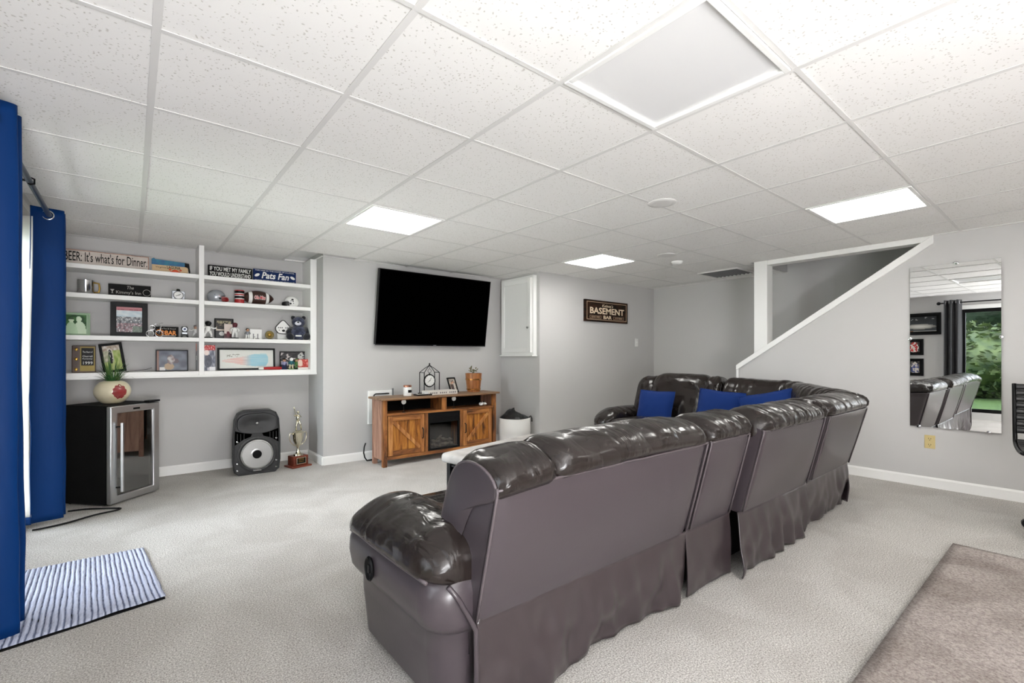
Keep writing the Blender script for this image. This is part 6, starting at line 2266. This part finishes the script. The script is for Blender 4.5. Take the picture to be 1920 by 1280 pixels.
# bottom board -----------------------------------------------------------------
x, w_, h_ = span(134, 179, 647, 698, 5.40)
t = thing('award_plaque', 'brown award plaque with gold bordered engraved plate', 'plaque', (x, 5.42, ZD), 0, rot=(-0.08, 0, 0))
mt('plaque_wood', (70, 46, 32), 0.35, var=(6, (96, 66, 44), 0.4, 0.7, (1, 1, 0.2)))
MB().box(-w_ / 2, w_ / 2, 0, 0.018, 0, h_).build('board', 'plaque_wood', t, bevel=0.004)
MB().box(-w_ * 0.16, w_ * 0.47, -0.003, 0.001, h_ * 0.05, h_ * 0.96).build('gold_plate', 'old_gold', t)
MB().box(-w_ * 0.11, w_ * 0.42, -0.0045, -0.002, h_ * 0.26, h_ * 0.91).build('black_plate', 'black', t)
for s_, zz, sz in (('The Heart of', 0.76, 0.10), ('Cherrell', 0.60, 0.11), ('Runaway', 0.51, 0.10), ('1999', 0.35, 0.17)):
    text('lettering', s_, 'letter_white', t, (w_ * 0.155, -0.0052, h_ * zz), width=w_ * (0.42 if s_ != '1999' else 0.40), height=h_ * sz * 0.62)
for zz in (0.12, 0.5, 0.86):
    MB().ell((-w_ * 0.32, -0.002, h_ * zz), (0.012, 0.004, 0.014), 10, 8).build('medallion', 'gold', t, smooth=180)
shelf_frame('framed_photo', 'dark framed golfer photo tilted to one side on the bottom shelf', 194, 238, 640, 695, 5.40, ZD, 0.020, golfer, 30, 38, 'black', 0.10, math.radians(-6), roll=math.radians(-9))
o = MB().tube([(-0.05, 0, 0.0), (0.03, -0.01, 0.012), (0.085, -0.02, 0.018), (0.13, -0.025, 0.034)], 0.002, 6).build('twig', 'black', None, (atY(250, 690, 5.37).x, 5.37, ZD + 0.002), smooth=180)
tag(o, 'thin dark twig lying right of the tilted golfer frame', 'twig')
shelf_frame('framed_photo', 'narrow framed monochrome ball player photo on the bottom shelf', 292, 353, 655, 695, 5.42, ZD, 0.008, player_mono, 44, 30, 'dark_metal', 0.10)


def mag_a(u, v):
    if v > 0.72:
        return mixc((214, 92, 50), (236, 226, 214), 0.4 + nz(u * 5, v * 9, 1))
    if 0.40 < v < 0.56 and 0.1 < u < 0.95:
        return (236, 234, 230) if nz(u * 9, v * 16, 2) > -0.1 else (40, 44, 60)
    return mixc((34, 38, 54), (90, 92, 104), 0.4 + nz(u * 4, v * 8, 3))


def mag_b(u, v):
    if v > 0.80:
        return (190, 34, 40) if nz(u * 14, v * 22, 1) < 0.25 else (230, 190, 186)
    if ((u - 0.22) / 0.22) ** 2 + ((v - 0.72) / 0.13) ** 2 < 1:
        return (230, 214, 208)
    if v < 0.14 and u > 0.45:
        return (226, 226, 230)
    if ((u - 0.35) / 0.36) ** 2 + ((v - 0.38) / 0.26) ** 2 < 1:
        return mixc((40, 44, 60), (86, 92, 110), 0.5 + nz(u * 8, v * 8, 4))
    return mixc((70, 76, 96), (200, 200, 208), 0.35 + nz(u * 7, v * 7, 6))


for nm, lab, p0_, p1_, y0_, y1_, fn, sd in (('magazine', 'dark sports magazine standing just left of the shelf divider', 361, 379, 645, 696, mag_a, 1), ('magazine', 'red titled sports magazine standing just right of the shelf divider', 383, 404, 646, 694, mag_b, 2)):
    Yb = 5.46 if sd == 1 else 5.40
    x, w_, h_ = span(p0_, p1_, y0_, y1_, Yb)
    if sd == 1:
        w_ = min(w_, 2 * (xd0 - 0.004 - x))
    else:
        x = max(x, xd1 + 0.004 + w_ / 2)
    t = thing(nm, lab, 'magazine', (x, Yb, ZD), 0, 'sports magazines on the bottom shelf', rot=(-0.08, 0, 0))
    MB().box(-w_ / 2, w_ / 2, 0.0008, 0.005, 0, h_).build('pages', 'paper', t)
    picture('cover', w_, h_, 20, 40, fn, t)


def streak(u, v):
    """white sheet with a brush sweep fading from pink at the left to blue at the right"""
    base = (222, 224, 218)
    mid = 0.42 + 0.12 * (u - 0.5)
    wd = 0.04 + 0.34 * max(0, min(1, (u - 0.05) / 0.6)) * (1 if u < 0.86 else max(0, (0.92 - u) / 0.06))
    if u < 0.04 or u > 0.90:
        return base
    d = (v - mid - (0.12 * (0.4 - u) if u < 0.5 else 0)) / wd
    if abs(d) < 0.9:
        st_ = nz(u * 3, v * 26, 3)
        col = mixc((226, 176, 168), (150, 200, 216), (u - 0.40) / 0.18)
        return mixc(col, base, max(0, 0.35 + 0.9 * st_ if u < 0.5 else 0.12 + 0.4 * st_))
    if 0.12 < u < 0.36 and 0.62 < v < 0.78 and nz(u * 30, v * 18, 1) > 0.1:
        return (160, 160, 150)
    return base


shelf_frame('framed_photo', 'long black framed painting with pink and blue brush sweep', 408, 516, 652, 693, 5.44, ZD, 0.018, streak, 90, 36, 'black', 0.08)
a, b_ = atY(485, 689, 5.33).x, atY(529, 688, 5.33).x
L_ = b_ - a
t = thing('souvenir_bat', 'short red souvenir bat lying before the long painting', 'bat', ((a + b_) / 2, 5.335, ZD + 0.017), math.radians(3))
MB().lathe([(0, -L_ / 2), (0.010, -L_ / 2), (0.012, -L_ / 2 + 0.01), (0.013, -L_ * 0.30)], n=16, axis='x').build('knob', 'letter_white', t, smooth=50)
MB().lathe([(0.013, -L_ * 0.30), (0.016, 0), (0.017, L_ * 0.40), (0.012, L_ / 2 - 0.004), (0, L_ / 2)], n=16, axis='x').build('barrel', 'red', t, smooth=50)


def team_fn(u, v):
    n = nz(u * 9, v * 9, 5)
    if ((u - 0.80) / 0.13) ** 2 + ((v - 0.74) / 0.18) ** 2 < 1:
        return (206, 208, 204) if n > -0.15 else (70, 70, 74)
    if n > 0.28:
        return (196, 188, 186)
    return mixc((36, 36, 40), (90, 84, 86), 0.4 + n)


shelf_frame('framed_photo', 'square dark team photo behind the small shelf figures', 525, 575, 657, 690, 5.48, ZD, 0.006, team_fn, 40, 28, 'black', 0.06)
mt('violet_grey', (150, 150, 186), 0.5)
mt('teal', (40, 110, 120), 0.5)
mt('figure_green', (84, 130, 66), 0.5)
figurine('bobble_figure', 'pale violet bobble figure with dark hair on the bottom shelf', 533, 5.40, ZD, 0.118, 'violet_grey', 'skin', None, 'navy', 'navy', 0, cap='ink_black')
figurine('bobble_figure', 'teal and cream bobble figure in the middle of the three', 546, 5.38, ZD, 0.128, 'teal', 'white_gloss', None, 'cream', 'figure_green', 0)
figurine('bobble_figure', 'green bobble figure beside the red card', 556, 5.40, ZD, 0.116, 'figure_green', 'skin', None, 'figure_green', 'black', 0, cap='figure_green')


def card_fn(u, v):
    if v < 0.18:
        return (224, 220, 216)
    if ((u - 0.22) / 0.24) ** 2 + ((v - 0.62) / 0.34) ** 2 < 1:
        return (222, 196, 180)
    return (178, 60, 52) if nz(u * 6, v * 6, 3) < 0.25 else (220, 150, 140)


x, w_, h_ = span(560, 579, 672, 691, 5.34)
t = thing('photo_card', 'small red and white card standing at the right end', 'card', (x, 5.36, ZD), 0, rot=(-0.10, 0, 0))
MB().box(-w_ / 2, w_ / 2, 0.0008, 0.004, 0, h_).build('card', 'paper', t)
picture('print', w_, h_, 20, 20, card_fn, t)

# ------------------------------------------------------------------ fit the lettering to its sign
bpy.context.view_layer.update()
for o, w_, h_ in FIT:
    d = o.dimensions
    sx = w_ / max(d.x, 1e-4)
    sy = (h_ / max(d.y, 1e-4)) if h_ else sx
    o.scale = (sx, sy, 1)
bpy.context.view_layer.update()
dg = bpy.context.evaluated_depsgraph_get()
for o in [x for x in bpy.data.objects if x.type == 'FONT']:
    me = bpy.data.meshes.new_from_object(o.evaluated_get(dg))
    n = bpy.data.objects.new('lettering', me)
    COL.objects.link(n)
    n.parent = o.parent
    n.location, n.rotation_euler, n.scale = o.location.copy(), o.rotation_euler.copy(), o.scale.copy()
    bpy.data.objects.remove(o)
